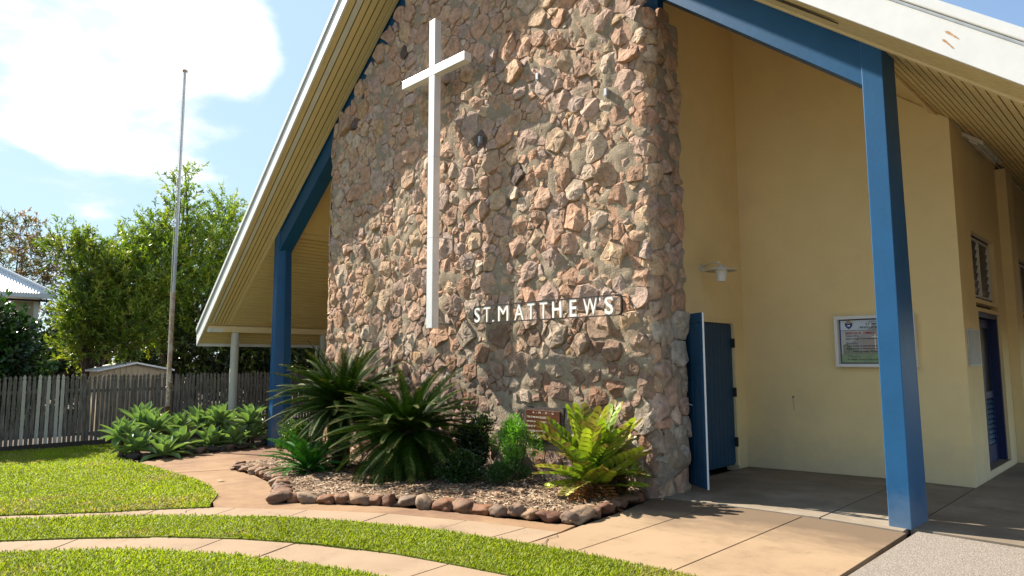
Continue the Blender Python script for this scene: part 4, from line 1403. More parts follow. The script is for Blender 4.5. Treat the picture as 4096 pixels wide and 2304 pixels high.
# ---- small fittings --------------------------------------------------
hk = empty('wall_hook', (-4.22, YN, 1.04), 'small black door hook hanging on the cream wall', 'hook')
MB().tube([(-4.22, YN - .001, 1.04), (-4.22, YN - .02, 1.04)], 0.014, 10).build('plate', black_iron, hk)
MB().tube([(-4.22, YN - .022, 1.04), (-4.213, YN - .02, .95), (-4.208, YN - .02, .87), (-4.20, YN - .035, .86)], 0.005, 6).build('hook', steel, hk)
wb = empty('side_notice', (XO, 10.5, 1.5), 'small grey framed notice panel on the side wall by the door', 'notice')
MB().box((XO + .001, 10.2, 1.51), (XO + .025, 10.8, 1.99)).build('frame', steel, wb)
MB().box((XO + .026, 10.215, 1.525), (XO + .029, 10.785, 1.975)).build('panel', M('notice_sheet', (0.34, 0.35, 0.33), (0.28, 0.29, 0.28), 5, 0.5), wb)
fl = empty('ceiling_light', (-1.88, 11.4, soff(-1.88)), 'slim white fluorescent fitting under the right eave', 'light fitting')
lo = [(-2.0, 10.8, soff(-2.0) - .10), (-1.76, 10.8, soff(-1.76) - .10), (-1.76, 12.1, soff(-1.76) - .10), (-2.0, 12.1, soff(-2.0) - .10)]
MB().hexa(lo, [(a, b, soff(a) - .03) for a, b, _ in lo]).build('housing', offwhite, fl, bevel=0.01)
lo = [(-1.93, 10.82, soff(-1.93) - .135), (-1.83, 10.82, soff(-1.83) - .135), (-1.83, 12.08, soff(-1.83) - .135), (-1.93, 12.08, soff(-1.93) - .135)]
MB().hexa(lo, [(a, b, soff(a) - .101) for a, b, _ in lo]).build('diffuser', crystal, fl, bevel=0.01)

# ================================================================== GARDEN BED
bed_poly = [(-11.9, 5.0), (-10.85, 4.95), (-9.85, 4.76), (-9.25, 4.54), (-8.27, 4.06), (-7.75, 4.36), (-7.0, 4.74), (-6.22, 5.03), (-5.4, 5.19), (-4.9, 5.3), (-4.57, 5.42), (-4.6, 5.67), (-4.65, 6.15), (-4.75, 6.9), (-4.7, 7.1), (-12.5, 7.1), (-12.75, 6.4)]


def bed():
    bm = bmesh.new()
    bm.faces.new([bm.verts.new((x, y, 0)) for x, y in bed_poly])
    for k in range(1, 45):
        x = -12.8 + k * 0.19
        bmesh.ops.bisect_plane(bm, geom=bm.verts[:] + bm.edges[:] + bm.faces[:], plane_co=(x, 0, 0), plane_no=(1, 0, 0))
    for k in range(1, 18):
        bmesh.ops.bisect_plane(bm, geom=bm.verts[:] + bm.edges[:] + bm.faces[:], plane_co=(0, 3.9 + k * 0.19, 0), plane_no=(0, 1, 0))
    for v in bm.verts:
        v.co.z = gz(v.co.x) + 0.045 + float(vnoise(np.array([v.co.x]), np.array([v.co.y]), 3.0, 21)[0]) * 0.05
    me = bpy.data.meshes.new('mulch_bed'); bm.to_mesh(me); bm.free()
    me.materials.append(mulch_mat)
    me.polygons.foreach_set('use_smooth', [True] * len(me.polygons))
    tag(link_mesh('mulch_bed', me), 'mulched soil of the garden bed below the stone wall', 'garden bed', kind='structure')
    rg = np.random.default_rng(31)
    n = 26000
    x = rg.uniform(-12.8, -4.5, n); y = rg.uniform(3.9, 7.1, n)
    k = inside(x, y, bed_poly); x, y = x[k], y[k]; n = len(x)
    z = gzv(x) + 0.05 + vnoise(x, y, 3.0, 21) * 0.05 + rg.uniform(0, 0.018, n)
    L_ = rg.uniform(0.012, 0.05, n); W_ = rg.uniform(0.003, 0.010, n)
    a = rg.uniform(0, 6.28, n); tl = rg.uniform(-.5, .5, n)
    ux, uy = np.cos(a), np.sin(a)
    B = np.zeros((n, 4, 3), np.float32)
    for q, (s, t) in enumerate(((-1, -1), (1, -1), (1, 1), (-1, 1))):
        B[:, q, 0] = x + ux * L_ * s - uy * W_ * t
        B[:, q, 1] = y + uy * L_ * s + ux * W_ * t
        B[:, q, 2] = z + s * L_ * tl * 0.6 + t * W_ * rg.uniform(-.8, .8, n)
    pal = np.array([[0.34, 0.235, 0.15], [0.24, 0.15, 0.09], [0.46, 0.37, 0.27], [0.16, 0.09, 0.055], [0.40, 0.28, 0.18]])
    c = pal[rg.integers(0, 5, n)] * rg.uniform(.7, 1.15, n)[:, None]
    me = npmesh('mulch_chips', B.reshape(-1, 3), np.arange(n * 4).reshape(-1, 4), chip_mat, np.repeat(c, 4, 0))
    tag(link_mesh('mulch_chips', me), 'brown bark chips strewn over the garden bed', 'mulch', kind='stuff')


bed()


def rock_mesh(name, seed, col, boxy=6.0):
    rg = np.random.default_rng(seed)
    bm = bmesh.new()
    bmesh.ops.create_icosphere(bm, subdivisions=3, radius=1)
    P = np.array([v.co for v in bm.verts])
    P = P / (np.abs(P) ** boxy).sum(1, keepdims=True) ** (1 / boxy)
    for _ in range(9):      # split faces
        d = rg.normal(size=3); d /= np.linalg.norm(d)
        h = P @ d; c = rg.uniform(0.62, 1.0)
        P = P - np.outer(np.maximum(h - c, 0) * 0.85, d)
    P *= 1 + (vnoise(P[:, 0] * 1.3 + 7, P[:, 1] * 1.3 + P[:, 2] * 1.7 + 9, 1.6, seed)[:, None] - .5) * 0.42 + (vnoise(P[:, 0] + P[:, 2] + 5, P[:, 1] - P[:, 2] + 5, 4.0, seed + 1)[:, None] - .5) * 0.16
    for v, p in zip(bm.verts, P): v.co = p
    me = bpy.data.meshes.new(name); bm.to_mesh(me); bm.free()
    me.materials.append(kerb_mat)
    me.polygons.foreach_set('use_smooth', [True] * len(me.polygons))
    a = me.color_attributes.new('tint', 'FLOAT_COLOR', 'POINT')
    t = np.ones((len(me.vertices), 4), np.float32); t[:, :3] = col
    a.data.foreach_set('color', t.ravel())
    return me


KCOL = [(0.20, 0.09, 0.042), (0.17, 0.095, 0.056), (0.25, 0.155, 0.09), (0.20, 0.13, 0.088), (0.15, 0.07, 0.042), (0.27, 0.185, 0.12), (0.21, 0.105, 0.06), (0.17, 0.115, 0.08)]
kmeshes = [rock_mesh('edging_rock', 40 + i, KCOL[i % 8]) for i in range(14)]
edging = empty('garden_edging', (-7.0, 4.6, gz(-7)), 'row of brown boulders edging the garden bed below the wall', 'rock edging')


def lay_rocks(line, parent, meshes, w=(0.15, 0.34), h=(0.055, 0.08), d=0.10, seed=1):
    rg = np.random.default_rng(seed)
    pts = [Vector((x, y, 0)) for x, y in line]
    seglen = [(b - a).length for a, b in zip(pts[:-1], pts[1:])]
    tot = sum(seglen); s = 0.0
    last = -1
    while s < tot:
        ww = rg.uniform(*w) * (1 if rg.random() < 0.8 else 0.6)
        m = s + ww / 2
        q = m; i = 0
        while i < len(seglen) - 1 and q > seglen[i]: q -= seglen[i]; i += 1
        p = pts[i].lerp(pts[i + 1], min(1, q / seglen[i])); t = (pts[i + 1] - pts[i]).normalized()
        nrm = Vector((-t.y, t.x, 0))
        hh = rg.uniform(*h)
        k = int(rg.integers(0, len(meshes)))
        if k == last: k = (k + 1) % len(meshes)
        last = k
        c = p + nrm * (d * 0.75)
        z = gz(p.x) + hh * 0.75
        link_mesh('edging_rock', meshes[k], parent, (c.x, c.y, z), (rg.uniform(-.12, .12), rg.uniform(-.12, .12), math.atan2(t.y, t.x) + (math.pi if rg.random() < .5 else 0) + rg.uniform(-.1, .1)),
                  (ww * 0.56, d * rg.uniform(.85, 1.2), hh))
        s += ww * 0.98


lay_rocks(kerb_line[:5], edging, kmeshes, w=(0.14, 0.26), h=(0.055, 0.08), d=0.13, seed=2)
lay_rocks(kerb_line[4:11], edging, kmeshes, seed=3)
lay_rocks(kerb_line[10:], edging, kmeshes, w=(0.2, 0.34), h=(0.05, 0.07), seed=4)
lay_rocks([(-12.8, 6.3), (-11.96, 4.95)], edging, kmeshes, w=(0.3, 0.45), h=(0.035, 0.05), d=0.09, seed=5)


# ------------------------------------------------------------------ plants
def frond_mesh(name, length, n, lf, lw, droop, vee, mat, col, tipcol, stalk=0.08, rad=0.008, broad=False, seed=0, side_curl=0.15):
    """frond lying along +X, bending down by droop; leaflets in pairs"""
    rg = np.random.default_rng(seed)
    V = []; F = []; C = []

    def pt(t):
        a = droop * t
        # integrate a curve of growing bend
        if abs(droop) < 1e-4: return Vector((length * t, 0, 0)), 0.0
        k = droop
        x = length * math.sin(k * t) / k; z = -length * (1 - math.cos(k * t)) / k
        return Vector((x, 0, z)), a
    # rachis
    m = 10
    for i in range(m + 1):
        p, a = pt(i / m); r = rad * (1 - .75 * i / m)
        up = Vector((math.sin(a), 0, math.cos(a)))
        V += [p + Vector((0, r, 0)), p + up * r * 1.2, p + Vector((0, -r, 0))]
        C += [tuple(c * 1.25 for c in col)] * 3
    for i in range(m):
        b = i * 3
        F += [(b, b + 3, b + 4, b + 1), (b + 1, b + 4, b + 5, b + 2)]
    for i in range(n):
        t = stalk + (1 - stalk) * (i + 0.5) / n
        p, a = pt(t)
        T = Vector((math.cos(a), 0, -math.sin(a))); U_ = Vector((math.sin(a), 0, math.cos(a)))
        env = math.sin(math.pi * min(1, (0.12 + 0.86 * t)) ** 0.8) ** 0.55 if not broad else (0.75 + 0.35 * math.sin(math.pi * t))
        fwd = 0.35 + 0.75 * t if not broad else 0.45 + .55 * t
        for sg in (1, -1):
            L_ = lf * env * rg.uniform(.9, 1.08)
            d = (Vector((0, sg, 0)) * math.cos(vee) + U_ * math.sin(vee) + T * fwd * rg.uniform(.9, 1.1)).normalized()
            wv = T * lw * .5
            k_ = rg.uniform(.55, 1.45)
            c0 = tuple(c * k_ for c in (col if rg.random() > t ** 6 * .6 else tipcol))
            b = len(V)
            if broad:
                nr = d.cross(T).normalized() * (lw * 0.16 * sg)
                w2 = (T - d * T.dot(d)).normalized() * lw
                V += [p, p + d * L_ * .3 - w2 * .28, p + d * L_ * .68 - w2 * .5, p + d * L_ * .93 - w2 * .33, p + d * L_ * 1.0, p + d * L_ * .93 + w2 * .33, p + d * L_ * .68 + w2 * .5, p + d * L_ * .3 + w2 * .28,
                      p + d * L_ * .6 + nr]
                F += [(b, b + 1, b + 8), (b + 1, b + 2, b + 8), (b + 2, b + 3, b + 8), (b + 3, b + 4, b + 8), (b + 4, b + 5, b + 8), (b + 5, b + 6, b + 8), (b + 6, b + 7, b + 8), (b + 7, b, b + 8)]
                C += [c0] * 9
            else:
                sag = Vector((0, 0, -1)) * L_ * side_curl
                V += [p - wv, p + wv, p + d * L_ * .55 + wv * .9, p + d * L_ * .55 - wv * .9, p + d * L_ + sag]
                F += [(b, b + 1, b + 2, b + 3), (b + 3, b + 2, b + 4)]
                C += [c0] * 5
    return mesh(name, V, F, mat, tint=C)


def frond_quat(az, el, roll=0.0):
    return Quaternion((0, 0, 1), az) @ Quaternion((0, 1, 0), -el) @ Quaternion((1, 0, 0), roll)


CY = (0.019, 0.047, 0.005); CYT = (0.11, 0.10, 0.03)
cyc_fr = [frond_mesh('frond', 1.0, 92, 0.13, 0.0085, dr, 0.38, cycad_leaf, CY, CYT, seed=60 + i) for i, dr in enumerate((0.55, 0.9, 1.3, 0.75))]
cyc_young = [frond_mesh('frond', 1.0, 64, 0.16, 0.014, dr, 0.45, cycad_leaf, (0.035, 0.14, 0.02), (0.05, 0.16, 0.03), seed=70 + i) for i, dr in enumerate((0.6, 0.95))]
cyc_dead = [frond_mesh('frond', 1.0, 40, 0.12, 0.009, 1.1, 0.2, foliage, (0.22, 0.12, 0.05), (0.3, 0.18, 0.08), seed=75)]
ZC = (0.22, 0.29, 0.02)
zam = [frond_mesh('frond', 1.0, 9, 0.21, 0.115, dr, 0.2, agave_mat, c, (0.20, 0.16, 0.04), 0.20, 0.012, True, 80 + i) for i, (dr, c) in enumerate(((0.25, ZC), (0.55, (0.15, 0.225, 0.018)), (0.4, (0.28, 0.33, 0.03)), (0.7, (0.26, 0.24, 0.05))))]
zam_old = [frond_mesh('frond', 1.0, 10, 0.17, 0.07, 1.3, 0.25, agave_mat, (0.20, 0.075, 0.02), (0.24, 0.10, 0.03), 0.2, 0.012, True, 88)]


def cycad(x, y, trunk, lens, n, label, meshes, seed, dead=0, el_lo=-0.5, tr=0.14, lean=(0, 0), group=None, bias=None):
    rg = np.random.default_rng(seed)
    g = gz(x) + 0.05
    root = empty('cycad', (x, y, g), label, 'cycad', group)
    cx, cy, cz = x + lean[0], y + lean[1], g + trunk
    MB().tube([(x, y, g - 0.05), (x + lean[0] * .5, y + lean[1] * .5, g + trunk * .5), (cx, cy, cz)], [tr * 1.1, tr, tr * .75], 12).build('trunk', cycad_trunk_mat, root, smooth=True)
    for i in range(n):
        f = i / max(1, n - 1)
        az = i * 2.39996 + rg.uniform(-.15, .15)
        el = 1.32 - (1.32 - el_lo) * f ** 0.9 + rg.uniform(-.12, .12)
        L_ = rg.uniform(*lens) * (0.8 + 0.2 * math.sin(math.pi * min(1, f + .25)))
        me = meshes[int(rg.integers(0, len(meshes)))]
        if bias is not None: el += bias(az)
        link_mesh('frond', me, root, (cx + math.cos(az) * tr * .5, cy + math.sin(az) * tr * .5, cz - 0.12 * f), frond_quat(az, el, rg.uniform(-.5, .5)), (L_, L_, L_))
    for i in range(dead):
        az = rg.uniform(0, 6.28)
        link_mesh('frond', cyc_dead[0], root, (cx, cy, cz - .14), frond_quat(az, -0.75 + rg.uniform(-.2, .1)), (lens[0] * .75,) * 3)
    return root


cycad(-10.15, 6.0, 1.06, (1.05, 1.36), 150, 'large dark cycad with arching fronds nearest the blue post', cyc_fr, 101, 7, -0.45)
cycad(-8.08, 5.85, 0.72, (1.0, 1.28), 170, 'large dark cycad with radiating fronds at centre of the bed', cyc_fr, 102, 6, -0.95)
cycad(-9.9, 5.3, 0.12, (0.62, 0.88), 52, 'small bright green cycad in front of the round clipped shrub', cyc_young, 103, 1, 0.05, tr=0.07)


def zamia(x, y):
    rg = np.random.default_rng(7)
    g = gz(x) + 0.05
    root = empty('cardboard_palm', (x, y, g), 'yellow green cardboard palm with broad leaflets at the corner of the bed', 'palm')
    MB().tube([(x, y, g - .05), (x, y, g + .16)], [.10, .08], 10).build('trunk', cycad_trunk_mat, root, smooth=True)
    for i in range(44):
        f = i / 43
        az = i * 2.39996 + rg.uniform(-.2, .2)
        el = 1.55 - 1.25 * f + rg.uniform(-.18, .18)
        L_ = rg.uniform(.72, 1.0) * (1.0 if f < .5 else .74)
        link_mesh('frond', zam[int(rg.integers(0, 4))], root, (x, y, g + .12), frond_quat(az, el, rg.uniform(-.6, .6)), (L_,) * 3)
    for i in range(7):
        az = rg.uniform(0, 6.28)
        link_mesh('frond', zam_old[0], root, (x, y, g + .14), frond_quat(az, .25 + rg.uniform(-.2, .2)), (.66,) * 3)


zamia(-5.12, 6.42)


def leaves(P, D, L_, W_, cols, rg, fold=0.0):
    """P base points, D unit directions -> rhombic leaves"""
    n = len(P)
    R = rg.normal(size=(n, 3)); S = np.cross(D, R); S /= np.linalg.norm(S, axis=1, keepdims=True) + 1e-9
    B = np.zeros((n, 4, 3), np.float32)
    B[:, 0] = P
    B[:, 1] = P + D * (L_ * .5)[:, None] + S * (W_ * .5)[:, None]
    B[:, 2] = P + D * L_[:, None]
    B[:, 3] = P + D * (L_ * .5)[:, None] - S * (W_ * .5)[:, None]
    return B.reshape(-1, 3), np.arange(n * 4).reshape(-1, 4), np.repeat(cols, 4, 0)


def unit(v):
    return v / (np.linalg.norm(v, axis=1, keepdims=True) + 1e-9)


def shrub(name, x, y, rx, rz, cz, n, ll, lw, pal, label, mat, seed, up=0.4, cat='shrub', stems=5):
    rg = np.random.default_rng(seed)
    g = gz(x) + 0.06
    root = empty(name, (x, y, g), label, cat)
    nl = 16
    lob = unit(rg.normal(size=(nl, 3))) * rg.uniform(.35, .78, nl)[:, None]
    lr = rg.uniform(.26, .46, nl)
    d = unit(rg.normal(size=(n, 3)))
    r = rg.random(n) ** 0.3
    li = rg.integers(0, nl, n)
    P = np.array([x, y, g + cz]) + (lob[li] + d * (r * lr[li])[:, None]) * np.array([rx, rx, rz])
    d = unit(lob[li] + d * .9)
    P[:, 2] = np.maximum(P[:, 2], g)
    D = unit(d * .8 + rg.normal(size=(n, 3)) * .55 + np.array([0, 0, up]))
    pal = np.array(pal); c = pal[rg.integers(0, len(pal), n)] * rg.uniform(.75, 1.25, n)[:, None]
    V, F, C = leaves(P, D, rg.uniform(.75, 1.25, n) * ll, rg.uniform(.8, 1.2, n) * lw, c, rg)
    link_mesh('crown', npmesh('crown', V - np.array(WL[root.name]), F, mat, C), root)
    st = MB()
    for k in range(stems):
        a = rg.uniform(0, 6.28)
        st.tube([(x + .04 * math.cos(a), y + .04 * math.sin(a), g - .05), (x + .35 * rx * math.cos(a), y + .35 * rx * math.sin(a), g + cz * .6), (x + .6 * rx * math.cos(a), y + .6 * rx * math.sin(a), g + cz + rz * .3)], [.014, .01, .005], 6)
    st.build('stem', bark, root)


shrub('clipped_shrub', -11.75, 6.05, 0.42, 0.42, 0.40, 5200, .045, .028, [(.06, .14, .02), (.10, .19, .03), (.045, .10, .015)], 'round clipped shrub with small glossy leaves near the blue post', glossy_leaf, 201)
shrub('dark_shrub', -7.5, 6.7, 0.30, 0.44, 0.48, 3600, .045, .026, [(.018, .04, .012), (.03, .06, .016)], 'dark upright shrub between the big cycad and bright green shrub', glossy_leaf, 202)
shrub('bright_shrub', -6.68, 6.66, 0.34, 0.38, 0.52, 5200, .055, .010, [(.10, .26, .03), (.07, .20, .025), (.14, .32, .04)], 'bright green fine leaved shrub below the plaque', foliage, 203, .7)
shrub('low_shrub', -7.12, 6.08, 0.36, 0.26, 0.20, 3000, .05, .026, [(.025, .06, .015), (.04, .085, .02)], 'low dark shrub at the front beside the big cycad', glossy_leaf, 204)
shrub('low_shrub', -6.55, 6.38, 0.30, 0.20, 0.17, 2800, .05, .012, [(.03, .085, .02), (.045, .11, .03)], 'low dark feathery shrub under the bright green shrub', foliage, 205, .6)
shrub('low_shrub', -4.86, 6.55, 0.16, 0.18, 0.14, 500, .08, .03, [(.07, .06, .02), (.14, .05, .02), (.06, .09, .02)], 'small reddish plant at the right end of the bed', foliage, 206, .6)


# ---- agaves --------------------------------------------------
def agave_leaf(name, L_, W_, bend, seed):
    rg = np.random.default_rng(seed)
    V = []; F = []; C = []
    m = 9
    for i in range(m + 1):
        t = i / m
        a = bend * t
        x = L_ * math.sin(a) / bend if abs(bend) > 1e-3 else L_ * t
        z = -L_ * (1 - math.cos(a)) / bend if abs(bend) > 1e-3 else 0
        wd = W_ * (0.42 + 0.9 * t) * (1 - t ** 3.2) if t > 0 else W_ * .42
        wd = max(wd, 0.002)
        up = 0.30 * wd
        for k, s in enumerate((-1, -.5, 0, .5, 1)):
            V.append((x, wd * .5 * s, z + up * s * s))
            g = 1.0 + .25 * abs(s)
            C.append((0.125 * g, 0.215 * g, 0.075 * g) if abs(s) < 1 else (0.26, 0.34, 0.12))
    for i in range(m):
        for k in range(4):
            b = i * 5 + k
            F.append((b, b + 5, b + 6, b + 1))
    return mesh(name, V, F, agave_mat, True, tint=C)


ag = [agave_leaf('leaf', .47, .18, -0.2, 1), agave_leaf('leaf', .48, .20, 0.25, 2), agave_leaf('leaf', .46, .20, 0.6, 3)]
AG = [(-15.75, 4.17, .21, 'pale green agave at the left end of the agave bed'), (-16.5, 4.74, .35, 'agave with upright leaves second along the back'), (-16.1, 4.89, .26, 'tall agave left of the flagpole base'),
      (-16.4, 5.47, .21, 'agave just right of the flagpole base'), (-15.45, 4.39, -.05, 'low agave at the front left of the bed'), (-15.0, 4.77, -.21, 'lowest agave at the front corner by the path'),
      (-15.5, 5.22, -.08, 'agave in the middle of the front row'), (-16.6, 6.04, .25, 'agave at the back between flagpole and column'), (-15.6, 5.94, -.08, 'agave in the front row left of the column'),
      (-16.1, 6.28, .34, 'tall agave in front of the round column'), (-15.6, 6.41, -.14, 'low agave in the front row below the column'), (-16.0, 6.97, .30, 'tall agave right of the column'),
      (-15.9, 7.03, -.03, 'low agave nearest the blue post'), (-16.9, 5.3, .12, 'agave half hidden behind the flagpole base'), (-16.9, 6.6, .16, 'agave half hidden behind the column')]
for i, (x, y, z, lab) in enumerate(AG):
    rg = np.random.default_rng(300 + i)
    g = gz(x)
    root = empty('agave', (x, y, g), lab, 'agave', 'agaves round the flagpole')
    zc = max(z - 0.20, g + .05)
    MB().tube([(x + rg.uniform(-.1, .1), y + rg.uniform(-.1, .1), g - .05), (x, y, zc + .03)], [.05, .045], 8).build('stem', bark, root)
    n = int(rg.integers(23, 30)); k = rg.uniform(1.0, 1.35)
    for j in range(n):
        f = j / (n - 1)
        az = j * 2.39996 + rg.uniform(-.1, .1) + i
        el = 1.5 - 1.45 * f ** 1.5 + rg.uniform(-.16, .16)
        me = ag[0] if f < .3 else (ag[1] if f < .75 else ag[2])
        s = k * (0.62 + .42 * f ** .5) * rg.uniform(.85, 1.12)
        link_mesh('leaf', me, root, (x + .03 * math.cos(az), y + .03 * math.sin(az), zc), frond_quat(az, el, 0), (s, s, s))
agave_edge = empty('agave_edging', (-15.2, 5.2, gz(-15.2)), 'dark rocks edging the agave bed', 'rock edging')
dk = [rock_mesh('edging_rock', 90 + i, c) for i, c in enumerate(((.06, .05, .045), (.09, .07, .055), (.16, .11, .08), (.045, .04, .038)))]
lay_rocks([(-16.3, 4.25), (-15.4, 4.3), (-14.98, 4.7), (-15.15, 5.6), (-15.2, 6.5), (-15.7, 7.3)][::1], agave_edge, dk, w=(.16, .32), h=(.05, .085), seed=9)
MB().hexa([(-19.2, 5.25, gz(-19) - .05), (-18.2, 5.2, gz(-18.2) - .05), (-16.3, 4.3, gz(-16.3) - .05), (-15.05, 4.72, gz(-15) - .05), (-15.2, 6.6, gz(-15.2) - .05), (-15.8, 7.3, gz(-15.8) - .05), (-17.2, 8.6, gz(-17.2) - .05), (-19.2, 9, gz(-19) - .05)],
          [(-19.2, 5.25, gz(-19) + .01), (-18.2, 5.2, gz(-18.2) + .01), (-16.3, 4.3, gz(-16.3) + .01), (-15.05, 4.72, gz(-15) + .01), (-15.2, 6.6, gz(-15.2) + .01), (-15.8, 7.3, gz(-15.8) + .01), (-17.2, 8.6, gz(-17.2) + .01), (-19.2, 9, gz(-19) + .01)])
bedb = MB()
bp = [(-19.2, 5.25), (-18.2, 5.2), (-16.3, 4.3), (-15.05, 4.72), (-15.2, 6.6), (-15.8, 7.3), (-17.2, 8.6), (-19.2, 9.0)]
bedb.hexa([(x, y, gz(x) - .06) for x, y in bp], [(x, y, gz(x) + .012) for x, y in bp])
tag(bedb.build('agave_bed', mulch_mat), 'bare soil bed under the agaves', 'garden bed', kind='structure')

# ---- flagpole --------------------------------------------------
fx, fy = -16.75, 5.36
fp = empty('flagpole', (fx, fy, gz(fx)), 'tall thin flagpole, rusty below and galvanised above, among the agaves', 'flagpole')
MB().tube([(fx, fy, gz(fx) - .1), (fx, fy, .55)], .062, 14).build('socket', M('rust_socket', (0.14, 0.06, 0.035), (0.06, 0.035, 0.025), 12, 0.9), fp)
MB().tube([(fx, fy, .5), (fx, fy, 3.2)], .043, 14).build('lower_pole', rust, fp)
MB().tube([(fx, fy, 3.1), (fx, fy - .0, 8.62)], [.036, .030], 14).build('upper_pole', steel, fp)
MB().tube([(fx, fy, 8.62), (fx, fy, 8.66)], .062, 12).build('cap', rust, fp)
MB().tube([(fx + .02, fy - .055, 1.05), (fx + .02, fy - .075, 4.5), (fx + .02, fy - .045, 8.6)], .007, 5).build('halyard', offwhite, fp)
MB().tube([(fx + .05, fy - .07, 1.15), (fx + .06, fy + .02, 1.12), (fx - .01, fy + .06, 1.1), (fx - .06, fy, 1.05), (fx, fy - .065, .98), (fx + .055, fy - .01, .9), (fx + .05, fy - .06, 1.1)], .007, 5).build('rope_tie', offwhite, fp)

# ================================================================== FENCE
FX = -19.5
fence = empty('picket_fence', (FX, 7, gz(FX)), 'weathered grey picket fence with pointed tops behind the lawn', 'fence')


def picket_mesh(name, mat, h, wob):
    w2 = .036
    P = [(-w2, 0), (w2, 0), (w2, h - .13), (w2 * .55, h - .115), (w2 * 1.05, h - .075), (w2 * .6, h - .03), (0, h), (-w2 * .6, h - .03), (-w2 * 1.05, h - .075), (-w2 * .55, h - .115), (-w2, h - .13)]
    n = len(P)
    V = [(-.009, y, z) for y, z in P] + [(.009, y + wob * z / h, z) for y, z in P]
    F = [tuple(reversed(range(n))), tuple(range(n, 2 * n))] + [(i, (i + 1) % n, n + (i + 1) % n, n + i) for i in range(n)]
    return mesh(name, V, F, mat, fix=True)


pm = [picket_mesh('picket', fence_wood, h, 0.0) for h in (1.72, 1.735, 1.75)]
pwht = picket_mesh('picket', fence_white, 1.75, 0.0)
rg = np.random.default_rng(77)
y = -0.6; k = 0
whites = (3.05, 3.32, 3.53, 3.72, 3.83)
while y < 16.5:
    wht = any(abs(y - w_) < .05 for w_ in whites)
    o = link_mesh('picket', pwht if wht else pm[int(rg.integers(0, 3))], fence, (FX + rg.uniform(-.004, .004), y, gz(FX) + rg.uniform(-.005, .02)), (rg.uniform(-.008, .012), rg.uniform(-.01, .01), rg.uniform(-.04, .04)))
    y += 0.096; k += 1
for z in (0.25, 1.3):
    MB().box((FX - .07, -0.7, gz(FX) + z), (FX - .018, 16.6, gz(FX) + z + .08)).build('rail', fence_wood, fence)
for k in range(8):
    MB().box((FX - .17, -.5 + k * 2.4, gz(FX) - .1), (FX - .075, -.4 + k * 2.4, gz(FX) + 1.6)).build('fence_post', fence_wood, fence)
MB().box((FX + .06, -2.5, gz(FX) - .06), (FX + .13, 16.6, gz(FX) + .12)).build('sleeper', M('dark_sleeper', (0.045, 0.037, 0.03), (0.08, 0.065, 0.05), 6, 0.95, stretch=(1, .15, 1)), fence)

# ================================================================== NEIGHBOURS
# garden shed just behind the fence
sh = empty('garden_shed', (-22.8, 6.08, gz(-20)), 'beige ribbed metal garden shed behind the fence', 'shed')
sy0, sy1, sya, sz0, sza, sx0, sx1 = 5.2, 7.02, 6.08, 1.32, 1.50, -22.0, -23.6
m_ = MB()
m_.prism([(sx0, sy0, -.5), (sx0, sy1, -.5), (sx0, sy1, sz0), (sx0, sya, sza - .01), (sx0, sy0, sz0)], (sx1 - sx0, 0, 0))
m_.build('wall', shed_mat, sh)
for k in range(12):
    y = sy0 + .05 + k * (sy1 - sy0 - .1) / 11
    zt = sz0 + (sza - sz0) * (1 - abs(y - sya) / ((sy1 - sy0) / 2)) - .03
    MB().box((sx0 + .001, y - .02, -.45), (sx0 + .022, y + .02, zt)).build('rib', shed_mat, sh)
for a, b in ((sy0 - .12, sya), (sy1 + .12, sya)):
    za = sz0 - .03
    lo = [(sx0 + .14, a, za), (sx0 + .14, b, sza + .01), (sx1, b, sza + .01), (sx1, a, za)]
    MB().hexa(lo, [(p, q, r + .05) for p, q, r in lo]).build('roof', metal_roof, sh)

# house with white corrugated roof
hs = empty('neighbour_house', (-31.0, 0.5, gz(-30)), 'neighbouring weatherboard house with white corrugated roof behind the trees', 'house')
hz = gz(-30)
MB().box((-36, -8, hz), (-29.6, 4.72, 3.75)).build('wall', weatherboard, hs)
for k in range(22):
    z = hz + .1 + k * .19
    if z > 3.6: break
    lo = [(-29.6, -8, z), (-29.565, -8, z), (-29.565, 4.7, z), (-29.6, 4.7, z)]
    MB().hexa(lo, [(-29.6, -8, z + .185), (-29.59, -8, z + .185), (-29.59, 4.7, z + .185), (-29.6, 4.7, z + .185)]).build('weatherboard', weatherboard, hs)
MB().box((-29.6, 4.70, hz), (-29.5, 4.85, 3.75)).build('corner_board', offwhite, hs)


def corrugated(x0, z0, y0, x1, z1, y0b, ylo, nm):
    """roof slope facing +X: eave at x0 from ylo to y0, ridge at x1 from ylo to y0b (hipped)"""
    n = 340
    V = []; F = []
    for i in range(n + 1):
        y = ylo + (y0 - ylo) * i / n
        yr = min(y, y0b)
        t = 1.0 if y <= y0b else (y0 - y) / (y0 - y0b)
        zz = .02 * math.sin(i * math.pi)
        b = .014 * (1 if i % 2 else -1)
        V += [(x0, y, z0 + b), (x0 + (x1 - x0) * t, y, z0 + (z1 - z0) * t + b)]
    for i in range(n): F.append((2 * i, 2 * i + 2, 2 * i + 3, 2 * i + 1))
    return MB().add(V, F)


